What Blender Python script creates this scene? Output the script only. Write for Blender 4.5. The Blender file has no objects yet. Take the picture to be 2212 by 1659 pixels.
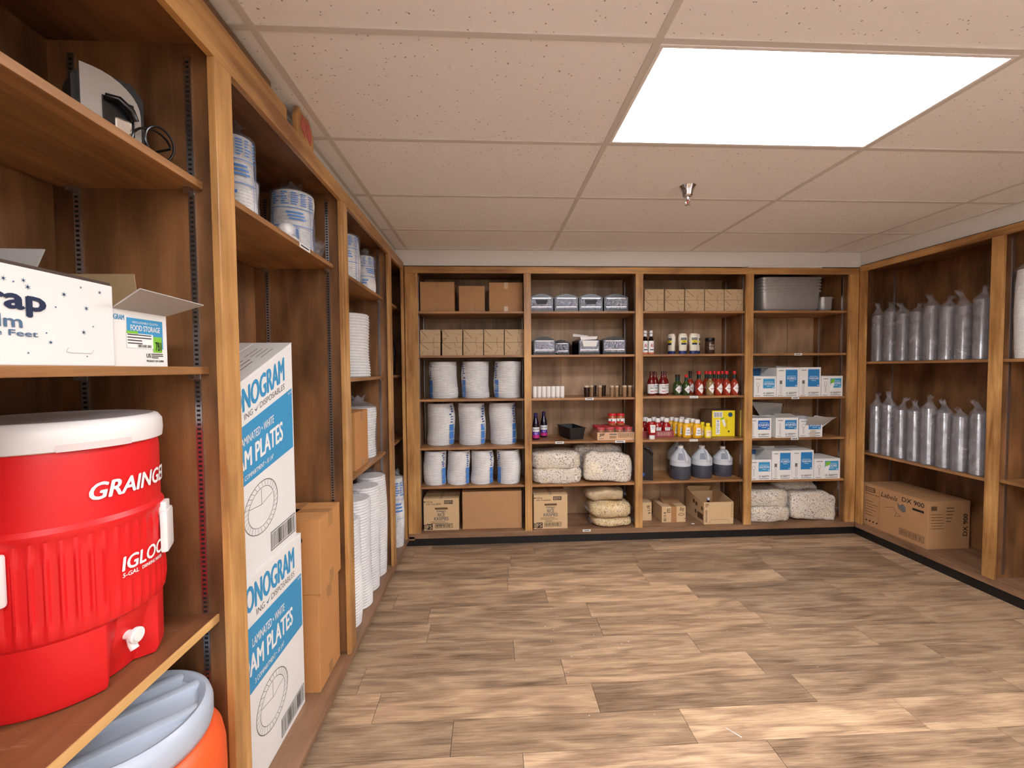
import bpy, bmesh, math, random
from mathutils import Vector, Matrix, noise

random.seed(7)
scene = bpy.context.scene
COL = scene.collection
PI = math.pi

# ------------------------------------------------------------------ camera, world, exposure
cam_data = bpy.data.cameras.new('camera')
cam = bpy.data.objects.new('camera', cam_data)
COL.objects.link(cam)
cam_data.sensor_fit = 'HORIZONTAL'
cam_data.sensor_width = 36.0
cam_data.lens = 36.0 * 923.39 / 2212.0
cam_data.clip_start = 0.02
YAW, PITCH, ROLL = -0.0514, -0.0357, -0.0081
fw = Vector((-math.sin(YAW) * math.cos(PITCH), math.cos(YAW) * math.cos(PITCH), math.sin(PITCH)))
ri = Vector((math.cos(YAW), math.sin(YAW), 0.0))
up = ri.cross(fw)
ri2 = ri * math.cos(ROLL) + up * math.sin(ROLL)
up2 = -ri * math.sin(ROLL) + up * math.cos(ROLL)
rot3 = Matrix((ri2, up2, -fw)).transposed()
cam.matrix_world = Matrix.Translation((0, 0, 1.525)) @ rot3.to_4x4()
scene.camera = cam

world = bpy.data.worlds.new('world')
scene.world = world
world.use_nodes = True
world.node_tree.nodes['Background'].inputs[0].default_value = (0.05, 0.05, 0.05, 1)
world.node_tree.nodes['Background'].inputs[1].default_value = 0.0

scene.view_settings.view_transform = 'Standard'
scene.view_settings.look = 'None'
scene.view_settings.gamma = 1.0
scene.view_settings.use_curve_mapping = False
scene.view_settings.exposure = 1.03
LAMP = 13.0            # emission of the ceiling troffers' diffusers

# ------------------------------------------------------------------ materials
def lin(c):
    return tuple(((v / 255.0) / 12.92 if v / 255.0 <= 0.04045 else ((v / 255.0 + 0.055) / 1.055) ** 2.4) for v in c) + (1.0,)

MATS = {}
def base_mat(name):
    m = bpy.data.materials.new(name)
    m.use_nodes = True
    nt = m.node_tree
    b = nt.nodes['Principled BSDF']
    return m, nt, b

def plain(name, rgb, rough=0.5, metal=0.0, var=0.06, scale=14.0, bump=0.0, bscale=60.0, emit=0.0, spec=0.5, coat=0.0):
    """flat colour with a faint procedural mottle"""
    if name in MATS:
        return MATS[name]
    m, nt, b = base_mat(name)
    N = nt.nodes; L = nt.links
    geo = N.new('ShaderNodeNewGeometry')
    nz = N.new('ShaderNodeTexNoise'); nz.inputs['Scale'].default_value = scale
    nz.inputs['Detail'].default_value = 3
    L.new(geo.outputs['Position'], nz.inputs['Vector'])
    mix = N.new('ShaderNodeMix'); mix.data_type = 'RGBA'
    c = lin(rgb)
    mix.inputs['A'].default_value = tuple(v * (1 - var) for v in c[:3]) + (1,)
    mix.inputs['B'].default_value = tuple(min(1, v * (1 + var)) for v in c[:3]) + (1,)
    L.new(nz.outputs['Fac'], mix.inputs['Factor'])
    L.new(mix.outputs['Result'], b.inputs['Base Color'])
    b.inputs['Roughness'].default_value = rough
    b.inputs['Metallic'].default_value = metal
    b.inputs['Specular IOR Level'].default_value = spec
    if coat: b.inputs['Coat Weight'].default_value = coat
    if bump:
        n2 = N.new('ShaderNodeTexNoise'); n2.inputs['Scale'].default_value = bscale
        n2.inputs['Detail'].default_value = 4
        L.new(geo.outputs['Position'], n2.inputs['Vector'])
        bp = N.new('ShaderNodeBump'); bp.inputs['Strength'].default_value = bump
        bp.inputs['Distance'].default_value = 0.01
        L.new(n2.outputs['Fac'], bp.inputs['Height']); L.new(bp.outputs['Normal'], b.inputs['Normal'])
    if emit:
        b.inputs['Emission Color'].default_value = c
        b.inputs['Emission Strength'].default_value = emit
    MATS[name] = m
    return m

def wood(name, dark, light, axis='z', rough=0.42, blotch=0.55, grain=34.0, scratch=0.0):
    if name in MATS:
        return MATS[name]
    m, nt, b = base_mat(name)
    N = nt.nodes; L = nt.links
    geo = N.new('ShaderNodeNewGeometry'); info = N.new('ShaderNodeObjectInfo')
    off = N.new('ShaderNodeVectorMath'); off.operation = 'ADD'
    mul = N.new('ShaderNodeMath'); mul.operation = 'MULTIPLY'; mul.inputs[1].default_value = 37.0
    L.new(info.outputs['Random'], mul.inputs[0])
    L.new(geo.outputs['Position'], off.inputs[0]); L.new(mul.outputs[0], off.inputs[1])
    mp = N.new('ShaderNodeMapping')
    s = [grain, grain, grain]; s['xyz'.index(axis)] = grain * 0.06
    mp.inputs['Scale'].default_value = s
    L.new(off.outputs[0], mp.inputs['Vector'])
    n1 = N.new('ShaderNodeTexNoise'); n1.inputs['Scale'].default_value = 1.0
    n1.inputs['Detail'].default_value = 6; n1.inputs['Roughness'].default_value = 0.65
    n1.inputs['Distortion'].default_value = 0.6
    L.new(mp.outputs[0], n1.inputs['Vector'])
    mp2 = N.new('ShaderNodeMapping')
    s2 = [7.0, 7.0, 7.0]; s2['xyz'.index(axis)] = 2.6
    mp2.inputs['Scale'].default_value = s2
    L.new(off.outputs[0], mp2.inputs['Vector'])
    n2 = N.new('ShaderNodeTexNoise'); n2.inputs['Scale'].default_value = 1.0; n2.inputs['Detail'].default_value = 4
    L.new(mp2.outputs[0], n2.inputs['Vector'])
    mx = N.new('ShaderNodeMix'); mx.inputs['Factor'].default_value = blotch
    L.new(n1.outputs['Fac'], mx.inputs['A']); L.new(n2.outputs['Fac'], mx.inputs['B'])
    cr = N.new('ShaderNodeValToRGB')
    cr.color_ramp.elements[0].position = 0.36; cr.color_ramp.elements[0].color = lin(dark)
    cr.color_ramp.elements[1].position = 0.64; cr.color_ramp.elements[1].color = lin(light)
    L.new(mx.outputs['Result'], cr.inputs['Fac'])
    last = cr.outputs['Color']
    if scratch:
        mp3 = N.new('ShaderNodeMapping'); mp3.inputs['Scale'].default_value = (9, 42, 42)
        mp3.inputs['Rotation'].default_value = (0, 0, 0.5)
        L.new(geo.outputs['Position'], mp3.inputs['Vector'])
        n3 = N.new('ShaderNodeTexNoise'); n3.inputs['Scale'].default_value = 1.0; n3.inputs['Detail'].default_value = 8
        n3.inputs['Roughness'].default_value = 0.75
        L.new(mp3.outputs[0], n3.inputs['Vector'])
        r3 = N.new('ShaderNodeValToRGB'); r3.color_ramp.elements[0].position = 0.60; r3.color_ramp.elements[1].position = 0.72
        L.new(n3.outputs['Fac'], r3.inputs['Fac'])
        ms = N.new('ShaderNodeMath'); ms.operation = 'MULTIPLY'; ms.inputs[1].default_value = scratch
        L.new(r3.outputs['Color'], ms.inputs[0])
        mm = N.new('ShaderNodeMix'); mm.data_type = 'RGBA'
        mm.inputs['B'].default_value = lin((190, 150, 118))
        L.new(ms.outputs[0], mm.inputs['Factor']); L.new(last, mm.inputs['A'])
        last = mm.outputs['Result']
    L.new(last, b.inputs['Base Color'])
    b.inputs['Roughness'].default_value = rough
    bp = N.new('ShaderNodeBump'); bp.inputs['Strength'].default_value = 0.08; bp.inputs['Distance'].default_value = 0.004
    L.new(n1.outputs['Fac'], bp.inputs['Height']); L.new(bp.outputs['Normal'], b.inputs['Normal'])
    MATS[name] = m
    return m

def film(name, opacity=0.22, rough=0.14, tint=(235, 238, 245), bump=0.5, bscale=40.0, ior=1.5):
    """thin clear wrinkled plastic: see-through with glossy and milky parts"""
    if name in MATS:
        return MATS[name]
    m = bpy.data.materials.new(name); m.use_nodes = True
    nt = m.node_tree; N = nt.nodes; L = nt.links
    N.remove(N['Principled BSDF'])
    out = N['Material Output']
    tr = N.new('ShaderNodeBsdfTransparent'); tr.inputs['Color'].default_value = (0.96, 0.96, 0.97, 1)
    pr = N.new('ShaderNodeBsdfPrincipled')
    pr.inputs['Base Color'].default_value = lin(tint); pr.inputs['Roughness'].default_value = rough
    pr.inputs['Specular IOR Level'].default_value = 1.0; pr.inputs['IOR'].default_value = ior
    geo = N.new('ShaderNodeNewGeometry')
    nz = N.new('ShaderNodeTexNoise'); nz.inputs['Scale'].default_value = bscale; nz.inputs['Detail'].default_value = 3
    nz.inputs['Distortion'].default_value = 1.2
    L.new(geo.outputs['Position'], nz.inputs['Vector'])
    bp = N.new('ShaderNodeBump'); bp.inputs['Strength'].default_value = bump; bp.inputs['Distance'].default_value = 0.02
    L.new(nz.outputs['Fac'], bp.inputs['Height']); L.new(bp.outputs['Normal'], pr.inputs['Normal'])
    rp = N.new('ShaderNodeMapRange'); rp.inputs['From Min'].default_value = 0.35; rp.inputs['From Max'].default_value = 0.75
    rp.inputs['To Min'].default_value = opacity * 0.55; rp.inputs['To Max'].default_value = min(1.0, opacity * 1.8)
    L.new(nz.outputs['Fac'], rp.inputs['Value'])
    mix = N.new('ShaderNodeMixShader')
    L.new(rp.outputs['Result'], mix.inputs['Fac']); L.new(tr.outputs[0], mix.inputs[1]); L.new(pr.outputs[0], mix.inputs[2])
    L.new(mix.outputs[0], out.inputs['Surface'])
    MATS[name] = m
    return m

def cereal(name, c0, c1, c2, scale=110.0, rough=0.25):
    if name in MATS:
        return MATS[name]
    m, nt, b = base_mat(name)
    N = nt.nodes; L = nt.links
    geo = N.new('ShaderNodeNewGeometry')
    v = N.new('ShaderNodeTexVoronoi'); v.inputs['Scale'].default_value = scale
    v.inputs['Randomness'].default_value = 1.0
    L.new(geo.outputs['Position'], v.inputs['Vector'])
    cr = N.new('ShaderNodeValToRGB')
    cr.color_ramp.elements[0].position = 0.0; cr.color_ramp.elements[0].color = lin(c1)
    cr.color_ramp.elements[1].position = 0.85; cr.color_ramp.elements[1].color = lin(c0)
    e = cr.color_ramp.elements.new(0.5); e.color = lin(c1)
    L.new(v.outputs['Distance'], cr.inputs['Fac'])
    nz = N.new('ShaderNodeTexNoise'); nz.inputs['Scale'].default_value = 9.0; nz.inputs['Detail'].default_value = 3
    L.new(geo.outputs['Position'], nz.inputs['Vector'])
    mm = N.new('ShaderNodeMix'); mm.data_type = 'RGBA'; mm.inputs['B'].default_value = lin(c2)
    rp = N.new('ShaderNodeMapRange'); rp.inputs['From Min'].default_value = 0.45; rp.inputs['From Max'].default_value = 0.7
    rp.inputs['To Max'].default_value = 0.6
    L.new(nz.outputs['Fac'], rp.inputs['Value']); L.new(rp.outputs['Result'], mm.inputs['Factor'])
    L.new(cr.outputs['Color'], mm.inputs['A'])
    L.new(mm.outputs['Result'], b.inputs['Base Color'])
    b.inputs['Roughness'].default_value = rough
    bp = N.new('ShaderNodeBump'); bp.inputs['Strength'].default_value = 0.5; bp.inputs['Distance'].default_value = 0.006
    L.new(v.outputs['Distance'], bp.inputs['Height']); L.new(bp.outputs['Normal'], b.inputs['Normal'])
    MATS[name] = m
    return m

def plank_mat():
    m, nt, b = base_mat('floor_plank')
    N = nt.nodes; L = nt.links
    geo = N.new('ShaderNodeNewGeometry'); info = N.new('ShaderNodeObjectInfo')
    mul = N.new('ShaderNodeMath'); mul.operation = 'MULTIPLY'; mul.inputs[1].default_value = 53.0
    L.new(info.outputs['Random'], mul.inputs[0])
    off = N.new('ShaderNodeVectorMath'); off.operation = 'ADD'
    L.new(geo.outputs['Position'], off.inputs[0]); L.new(mul.outputs[0], off.inputs[1])
    mp = N.new('ShaderNodeMapping'); mp.inputs['Scale'].default_value = (2.6, 44.0, 1.0)
    L.new(off.outputs[0], mp.inputs['Vector'])
    n1 = N.new('ShaderNodeTexNoise'); n1.inputs['Detail'].default_value = 7; n1.inputs['Roughness'].default_value = 0.62
    n1.inputs['Scale'].default_value = 1.6; n1.inputs['Distortion'].default_value = 1.4
    L.new(mp.outputs[0], n1.inputs['Vector'])
    # cathedral figure
    mp2 = N.new('ShaderNodeMapping'); mp2.inputs['Scale'].default_value = (1.5, 9.0, 1.0)
    L.new(off.outputs[0], mp2.inputs['Vector'])
    n2 = N.new('ShaderNodeTexNoise'); n2.inputs['Scale'].default_value = 1.0; n2.inputs['Detail'].default_value = 2
    L.new(mp2.outputs[0], n2.inputs['Vector'])
    m9 = N.new('ShaderNodeMath'); m9.operation = 'MULTIPLY'; m9.inputs[1].default_value = 26.0
    L.new(n2.outputs['Fac'], m9.inputs[0])
    sn = N.new('ShaderNodeMath'); sn.operation = 'SINE'; L.new(m9.outputs[0], sn.inputs[0])
    sc = N.new('ShaderNodeMapRange'); sc.inputs['From Min'].default_value = -1; sc.inputs['From Max'].default_value = 1
    L.new(sn.outputs[0], sc.inputs['Value'])
    mx = N.new('ShaderNodeMix'); mx.inputs['Factor'].default_value = 0.22
    L.new(n1.outputs['Fac'], mx.inputs['A']); L.new(sc.outputs['Result'], mx.inputs['B'])
    mp3 = N.new('ShaderNodeMapping'); mp3.inputs['Scale'].default_value = (2.4, 7.0, 1.0)
    L.new(off.outputs[0], mp3.inputs['Vector'])
    n3 = N.new('ShaderNodeTexNoise'); n3.inputs['Scale'].default_value = 1.0; n3.inputs['Detail'].default_value = 3
    L.new(mp3.outputs[0], n3.inputs['Vector'])
    mp4 = N.new('ShaderNodeMapping'); mp4.inputs['Scale'].default_value = (9.0, 190.0, 1.0)
    L.new(off.outputs[0], mp4.inputs['Vector'])
    n4 = N.new('ShaderNodeTexNoise'); n4.inputs['Scale'].default_value = 1.0; n4.inputs['Detail'].default_value = 4
    n4.inputs['Distortion'].default_value = 0.8
    L.new(mp4.outputs[0], n4.inputs['Vector'])
    mx4 = N.new('ShaderNodeMix'); mx4.inputs['Factor'].default_value = 0.32
    L.new(mx.outputs['Result'], mx4.inputs['A']); L.new(n4.outputs['Fac'], mx4.inputs['B'])
    mx = mx4
    mx2 = N.new('ShaderNodeMix'); mx2.inputs['Factor'].default_value = 0.26
    L.new(mx.outputs['Result'], mx2.inputs['A']); L.new(n3.outputs['Fac'], mx2.inputs['B'])
    cr = N.new('ShaderNodeValToRGB')
    cr.color_ramp.elements[0].position = 0.32; cr.color_ramp.elements[0].color = lin((104, 80, 58))
    cr.color_ramp.elements[1].position = 0.70; cr.color_ramp.elements[1].color = lin((218, 184, 146))
    e = cr.color_ramp.elements.new(0.48); e.color = lin((164, 134, 106))
    L.new(mx2.outputs['Result'], cr.inputs['Fac'])
    tone = N.new('ShaderNodeMix'); tone.data_type = 'RGBA'; tone.blend_type = 'MULTIPLY'
    tone.inputs['Factor'].default_value = 1.0
    L.new(cr.outputs['Color'], tone.inputs['A']); L.new(info.outputs['Color'], tone.inputs['B'])
    L.new(tone.outputs['Result'], b.inputs['Base Color'])
    b.inputs['Roughness'].default_value = 0.48
    bp = N.new('ShaderNodeBump'); bp.inputs['Strength'].default_value = 0.12; bp.inputs['Distance'].default_value = 0.003
    L.new(n1.outputs['Fac'], bp.inputs['Height']); L.new(bp.outputs['Normal'], b.inputs['Normal'])
    return m

def tile_mat():
    m, nt, b = base_mat('ceiling_tile')
    N = nt.nodes; L = nt.links
    geo = N.new('ShaderNodeNewGeometry')
    v = N.new('ShaderNodeTexVoronoi'); v.inputs['Scale'].default_value = 62.0
    nzv = N.new('ShaderNodeTexNoise'); nzv.inputs['Scale'].default_value = 30.0
    L.new(geo.outputs['Position'], nzv.inputs['Vector'])
    dv = N.new('ShaderNodeMix'); dv.data_type = 'VECTOR'; dv.inputs['Factor'].default_value = 0.02
    L.new(geo.outputs['Position'], dv.inputs['A']); L.new(nzv.outputs['Color'], dv.inputs['B'])
    L.new(dv.outputs['Result'], v.inputs['Vector'])
    lt = N.new('ShaderNodeMapRange'); lt.inputs['From Min'].default_value = 0.08; lt.inputs['From Max'].default_value = 0.20
    lt.inputs['To Min'].default_value = 1.0; lt.inputs['To Max'].default_value = 0.0
    L.new(v.outputs['Distance'], lt.inputs['Value'])
    sel = N.new('ShaderNodeMath'); sel.operation = 'GREATER_THAN'; sel.inputs[1].default_value = 0.62
    L.new(v.outputs['Color'], sel.inputs[0])
    mk = N.new('ShaderNodeMath'); mk.operation = 'MULTIPLY'
    L.new(lt.outputs['Result'], mk.inputs[0]); L.new(sel.outputs[0], mk.inputs[1])
    mm = N.new('ShaderNodeMix'); mm.data_type = 'RGBA'
    mm.inputs['A'].default_value = lin((246, 243, 240)); mm.inputs['B'].default_value = lin((136, 118, 102))
    L.new(mk.outputs[0], mm.inputs['Factor'])
    L.new(mm.outputs['Result'], b.inputs['Base Color'])
    b.inputs['Roughness'].default_value = 0.9
    bp = N.new('ShaderNodeBump'); bp.inputs['Strength'].default_value = 0.35; bp.inputs['Distance'].default_value = -0.004
    L.new(mk.outputs[0], bp.inputs['Height']); L.new(bp.outputs['Normal'], b.inputs['Normal'])
    MATS['tile'] = m
    return m

FACE = {a: wood('stained_maple_' + a, (140, 94, 50), (218, 166, 102), a, 0.36) for a in 'xyz'}
PANEL = {a: wood('stained_plywood_' + a, (78, 50, 28), (150, 104, 64), a, 0.48, 0.7, 22.0) for a in 'xyz'}
BACKW = wood('back_wall_plywood', (128, 98, 70), (188, 152, 116), 'z', 0.5, 0.75, 16.0)
SHELFW = {a: wood('shelf_board_' + a, (120, 80, 46), (188, 136, 86), a, 0.42) for a in 'xyz'}
SCRATCHED = wood('scratched_shelf', (104, 66, 42), (140, 92, 58), 'y', 0.36, 0.6, 30.0, 0.55)
BOTTOMB = wood('worn_bottom_board', (110, 80, 58), (160, 122, 92), 'y', 0.45, 0.6, 30.0, 0.5)
BOTTOMX = wood('worn_bottom_board_x', (110, 80, 58), (160, 122, 92), 'x', 0.45, 0.6, 30.0, 0.4)
OAK = wood('oak_edge', (190, 140, 80), (222, 176, 112), 'y', 0.45)
WALLP = plain('wall_paint', (232, 229, 224), 0.85, var=0.03, scale=5)
TEE = plain('ceiling_tee_paint', (214, 208, 200), 0.55, var=0.02)
TILE = tile_mat()
PLANK = plank_mat()
BLACKBASE = plain('black_vinyl_base', (16, 17, 20), 0.42, var=0.15)
STEEL = plain('brushed_steel', (196, 196, 200), 0.28, metal=1.0, var=0.08, scale=30)
CHROME = plain('chrome', (215, 215, 220), 0.12, metal=1.0, var=0.03)
DARKSLOT = plain('slot_shadow_black', (14, 12, 10), 0.8)
KRAFT = plain('kraft_cardboard', (186, 140, 96), 0.8, var=0.06, scale=9, bump=0.08, bscale=200)
KRAFTO = plain('orange_kraft_cardboard', (196, 138, 82), 0.8, var=0.05, scale=8)
KRAFTL = plain('light_kraft_cardboard', (214, 180, 136), 0.82, var=0.06, scale=12)
KRAFTT = plain('tan_wrapped_carton', (196, 168, 132), 0.82, var=0.06, scale=12)
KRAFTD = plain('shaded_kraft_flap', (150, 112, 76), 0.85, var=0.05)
TAPE = plain('packing_tape', (176, 128, 82), 0.3, var=0.04)
TAPEC = plain('clear_tape', (206, 176, 142), 0.2, var=0.04)
WHITEC = plain('white_cardboard', (236, 234, 230), 0.7, var=0.02)
GREYC = plain('grey_card_inside', (176, 170, 164), 0.85, var=0.04)
TANC = plain('tan_card_inside', (160, 132, 96), 0.85, var=0.04)
RED = plain('red_cooler_plastic', (222, 26, 30), 0.42, var=0.03, bump=0.03, bscale=500)
ORANGE = plain('orange_cooler_plastic', (238, 92, 40), 0.45, var=0.04)
GREYLID = plain('grey_lid_plastic', (178, 186, 198), 0.4, var=0.04)
WHITEP = plain('white_plastic', (236, 232, 228), 0.35, var=0.02)
FOAM = plain('white_foam', (240, 238, 234), 0.55, var=0.02)
FOAMW = plain('white_foam_wrapped', (238, 236, 232), 0.32, var=0.04, bump=0.25, bscale=70)
BLACKP = plain('black_plastic', (16, 16, 18), 0.25, var=0.1)
BLACKM = plain('matt_black_plastic', (24, 24, 26), 0.5, var=0.1)
INK = plain('black_ink', (30, 28, 28), 0.6, var=0.02)
INKG = plain('grey_ink', (110, 104, 100), 0.7, var=0.02)
INKB = plain('brown_ink', (104, 76, 50), 0.7, var=0.02)
NAVY = plain('navy_ink', (24, 36, 72), 0.6, var=0.02)
SLATE = plain('slate_blue_ink', (84, 112, 142), 0.6, var=0.02)
SKY = plain('sky_blue_ink', (62, 152, 200), 0.6, var=0.02)
DEEPBLUE = plain('deep_blue_ink', (44, 128, 190), 0.6, var=0.02)
PRINTB = plain('blue_print', (82, 140, 214), 0.4, var=0.05)
PRINTD = plain('dark_blue_print', (52, 92, 160), 0.4, var=0.1)
WHITEI = plain('white_ink', (244, 243, 240), 0.6, var=0.01)
GREENI = plain('green_sticker', (130, 196, 60), 0.6, var=0.03)
YELLOW = plain('yellow_card', (244, 220, 30), 0.55, var=0.02)
REDI = plain('red_ink', (190, 40, 44), 0.55, var=0.03)
FILM = film('clear_plastic_film', 0.16, 0.12, (200, 204, 212))
FILMT = film('thin_clear_film', 0.08, 0.1, (190, 194, 200), 0.7, 30)
FILMG = film('grey_plastic_film', 0.13, 0.16, (220, 220, 226), 0.3, 14)
CUPS = film('clear_plastic_cups', 0.55, 0.22, (146, 142, 144), 0.0, 12, 2.3)
PUFF = cereal('puffed_cereal', (150, 118, 92), (246, 236, 218), (242, 222, 184), 115.0)
OATS = cereal('grain_cereal', (172, 128, 80), (240, 214, 164), (226, 190, 134), 85.0)

# ------------------------------------------------------------------ mesh helpers
class MB:
    def __init__(s):
        s.v = []; s.f = []
    def quad(s, a, b, c, d):
        i = len(s.v); s.v += [tuple(a), tuple(b), tuple(c), tuple(d)]; s.f.append((i, i + 1, i + 2, i + 3)); return s
    def box(s, x0, y0, z0, x1, y1, z1, bev=0.0):
        if bev <= 0:
            i = len(s.v)
            s.v += [(x0, y0, z0), (x1, y0, z0), (x1, y1, z0), (x0, y1, z0), (x0, y0, z1), (x1, y0, z1), (x1, y1, z1), (x0, y1, z1)]
            for q in ((0, 3, 2, 1), (4, 5, 6, 7), (0, 1, 5, 4), (1, 2, 6, 5), (2, 3, 7, 6), (3, 0, 4, 7)):
                s.f.append(tuple(i + k for k in q))
            return s
        bm = bmesh.new()
        bmesh.ops.create_cube(bm, size=1.0, matrix=Matrix.Translation(((x0 + x1) / 2, (y0 + y1) / 2, (z0 + z1) / 2)) @ Matrix.Diagonal((x1 - x0, y1 - y0, z1 - z0, 1)))
        bmesh.ops.bevel(bm, geom=bm.edges[:], offset=bev, segments=2, affect='EDGES', profile=0.6)
        return s.addbm(bm)
    def addbm(s, bm):
        i = len(s.v); bm.verts.index_update()
        s.v += [tuple(v.co) for v in bm.verts]
        s.f += [tuple(i + v.index for v in f.verts) for f in bm.faces]
        bm.free(); return s
    def lathe(s, prof, seg=24, c=(0, 0), sx=1.0, sy=1.0, cap=True, a0=0.0, fn=None):
        """prof: list of (r,z)"""
        i = len(s.v); n = len(prof)
        for k in range(seg):
            a = a0 + 2 * PI * k / seg
            for r, z in prof:
                rr = r if fn is None else fn(r, z, a)
                s.v.append((c[0] + rr * math.cos(a) * sx, c[1] + rr * math.sin(a) * sy, z))
        for k in range(seg):
            k2 = (k + 1) % seg
            for j in range(n - 1):
                s.f.append((i + k * n + j, i + k2 * n + j, i + k2 * n + j + 1, i + k * n + j + 1))
        if cap:
            if prof[0][0] > 1e-5: s.f.append(tuple(i + k * n for k in range(seg - 1, -1, -1)))
            if prof[-1][0] > 1e-5: s.f.append(tuple(i + k * n + n - 1 for k in range(seg)))
        return s
    def patch(s, r, a0, a1, z0, z1, seg=8, c=(0, 0), sx=1.0, sy=1.0, zseg=1, fn=None):
        """curved sheet on a cylinder, angles in degrees, 0 = +x, -90 = front"""
        i = len(s.v)
        for k in range(seg + 1):
            a = math.radians(a0 + (a1 - a0) * k / seg)
            for j in range(zseg + 1):
                z = z0 + (z1 - z0) * j / zseg
                rr = r if fn is None else fn(r, z, a)
                s.v.append((c[0] + rr * math.cos(a) * sx, c[1] + rr * math.sin(a) * sy, z))
        for k in range(seg):
            for j in range(zseg):
                q = i + k * (zseg + 1) + j
                s.f.append((q, q + zseg + 1, q + zseg + 2, q + 1))
        return s
    def tube(s, pts, r, seg=8, rads=None, closed=False):
        pts = [Vector(p) for p in pts]; n = len(pts); i = len(s.v)
        prev = None
        for k, p in enumerate(pts):
            if closed: t = pts[(k + 1) % n] - pts[k - 1]
            else: t = pts[min(k + 1, n - 1)] - pts[max(k - 1, 0)]
            t.normalize()
            if prev is None:
                prev = t.orthogonal().normalized()
            nrm = (prev - t * prev.dot(t)).normalized(); prev = nrm
            bi = t.cross(nrm); rr = rads[k] if rads else r
            for j in range(seg):
                a = 2 * PI * j / seg
                s.v.append(tuple(p + nrm * (rr * math.cos(a)) + bi * (rr * math.sin(a))))
        for k in range(n if closed else n - 1):
            k2 = (k + 1) % n
            for j in range(seg):
                j2 = (j + 1) % seg
                s.f.append((i + k * seg + j, i + k * seg + j2, i + k2 * seg + j2, i + k2 * seg + j))
        if not closed:
            s.f.append(tuple(i + j for j in range(seg - 1, -1, -1)))
            s.f.append(tuple(i + (n - 1) * seg + j for j in range(seg)))
        return s
    def prism(s, poly, y0, y1, plane='xz'):
        """extrude polygon (x,z) along y, or (x,y) along z, or (y,z) along x"""
        i = len(s.v); n = len(poly)
        for y in (y0, y1):
            for a, b in poly:
                s.v.append((a, y, b) if plane == 'xz' else ((a, b, y) if plane == 'xy' else (y, a, b)))
        s.f.append(tuple(range(i, i + n))); s.f.append(tuple(range(i + 2 * n - 1, i + n - 1, -1)))
        for k in range(n):
            k2 = (k + 1) % n
            s.f.append((i + k2, i + k, i + n + k, i + n + k2))
        return s
    def xf(s, fn):
        s.v = [tuple(fn(*p)) for p in s.v]; return s
    def build(s, name, mat, parent=None, smooth=False, auto=None, label=None):
        me = bpy.data.meshes.new(name)
        me.from_pydata(s.v, [], s.f)
        me.materials.append(mat)
        bm = bmesh.new(); bm.from_mesh(me)
        bmesh.ops.recalc_face_normals(bm, faces=bm.faces); bm.to_mesh(me); bm.free()
        if smooth:
            for p in me.polygons: p.use_smooth = True
            me.set_sharp_from_angle(angle=math.radians(auto or 40))
        o = bpy.data.objects.new(name, me)
        COL.objects.link(o)
        if parent is not None: o.parent = parent
        if label: o['label'] = label
        return o

def tag(o, label, cat, group=None):
    o['label'] = label; o['category'] = cat
    if group: o['group'] = group
    return o

def thing(name, label, cat, loc=(0, 0, 0), rotz=0.0, group=None):
    o = bpy.data.objects.new(name, None)
    o.empty_display_size = 0.05
    COL.objects.link(o)
    o.location = loc; o.rotation_euler = (0, 0, rotz)
    return tag(o, label, cat, group)

def struct(o):
    o['kind'] = 'structure'; return o

def dup(root, loc, rotz=None, label=None, group=None, scale=None):
    r = root.copy(); COL.objects.link(r); r.location = loc
    if rotz is not None: r.rotation_euler = (0, 0, rotz)
    if label: r['label'] = label
    if group: r['group'] = group
    if scale: r.scale = scale
    for ch in list(root.children):
        c = ch.copy(); COL.objects.link(c); c.parent = r
        for g in list(ch.children):
            d = g.copy(); COL.objects.link(d); d.parent = c
    return r

ORD = ['first', 'second', 'third', 'fourth', 'fifth', 'sixth', 'seventh', 'eighth', 'ninth', 'tenth', 'eleventh', 'twelfth', 'thirteenth']

# ---- lettering
_T = {}
def text_geo(s, weight=0.0, shear=0.0):
    key = (s, weight, shear)
    if key in _T: return _T[key]
    cu = bpy.data.curves.new('t', 'FONT')
    cu.body = s; cu.size = 1.0; cu.offset = weight; cu.shear = shear; cu.resolution_u = 3
    cu.fill_mode = 'FRONT'
    ob = bpy.data.objects.new('t', cu); COL.objects.link(ob)
    bpy.context.view_layer.update()
    me = bpy.data.meshes.new_from_object(ob)
    V = [tuple(v.co) for v in me.vertices]; Fc = [tuple(p.vertices) for p in me.polygons]
    bpy.data.objects.remove(ob); bpy.data.meshes.remove(me); bpy.data.curves.remove(cu)
    x0 = min(p[0] for p in V); x1 = max(p[0] for p in V); y0 = min(p[1] for p in V); y1 = max(p[1] for p in V)
    V = [((p[0] - x0) / (x1 - x0), (p[1] - y0) / (y1 - y0)) for p in V]
    _T[key] = (V, Fc, (x1 - x0) / (y1 - y0))
    return _T[key]

def text_mb(s, x, z, h, w=None, weight=0.02, shear=0.0, align='l', mb=None, rot=0.0):
    """2d lettering in (x,z); returns MB with y = 0. z = bottom of the letters"""
    V, Fc, asp = text_geo(s, 0.0, shear)
    if w is None: w = h * asp
    ox = {'l': 0.0, 'c': -w / 2, 'r': -w}[align]
    mb = mb or MB()
    ca, sa = math.cos(rot), math.sin(rot)
    # heavier strokes: a few stacked copies, each a hair in front of the last
    g = max(0.0, weight) * h * 1.1
    steps = [(0, 0)] if g < 1e-6 else [(-g, 0), (g, 0), (0, g * 0.7), (0, -g * 0.7)]
    for n_, (dx, dz) in enumerate(steps):
        i = len(mb.v)
        for a, b in V:
            px, pz = ox + a * w + dx, b * h + dz
            mb.v.append((x + px * ca - pz * sa, -0.00012 * n_, z + px * sa + pz * ca))
        mb.f += [tuple(i + k for k in f) for f in Fc]
    return mb

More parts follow.
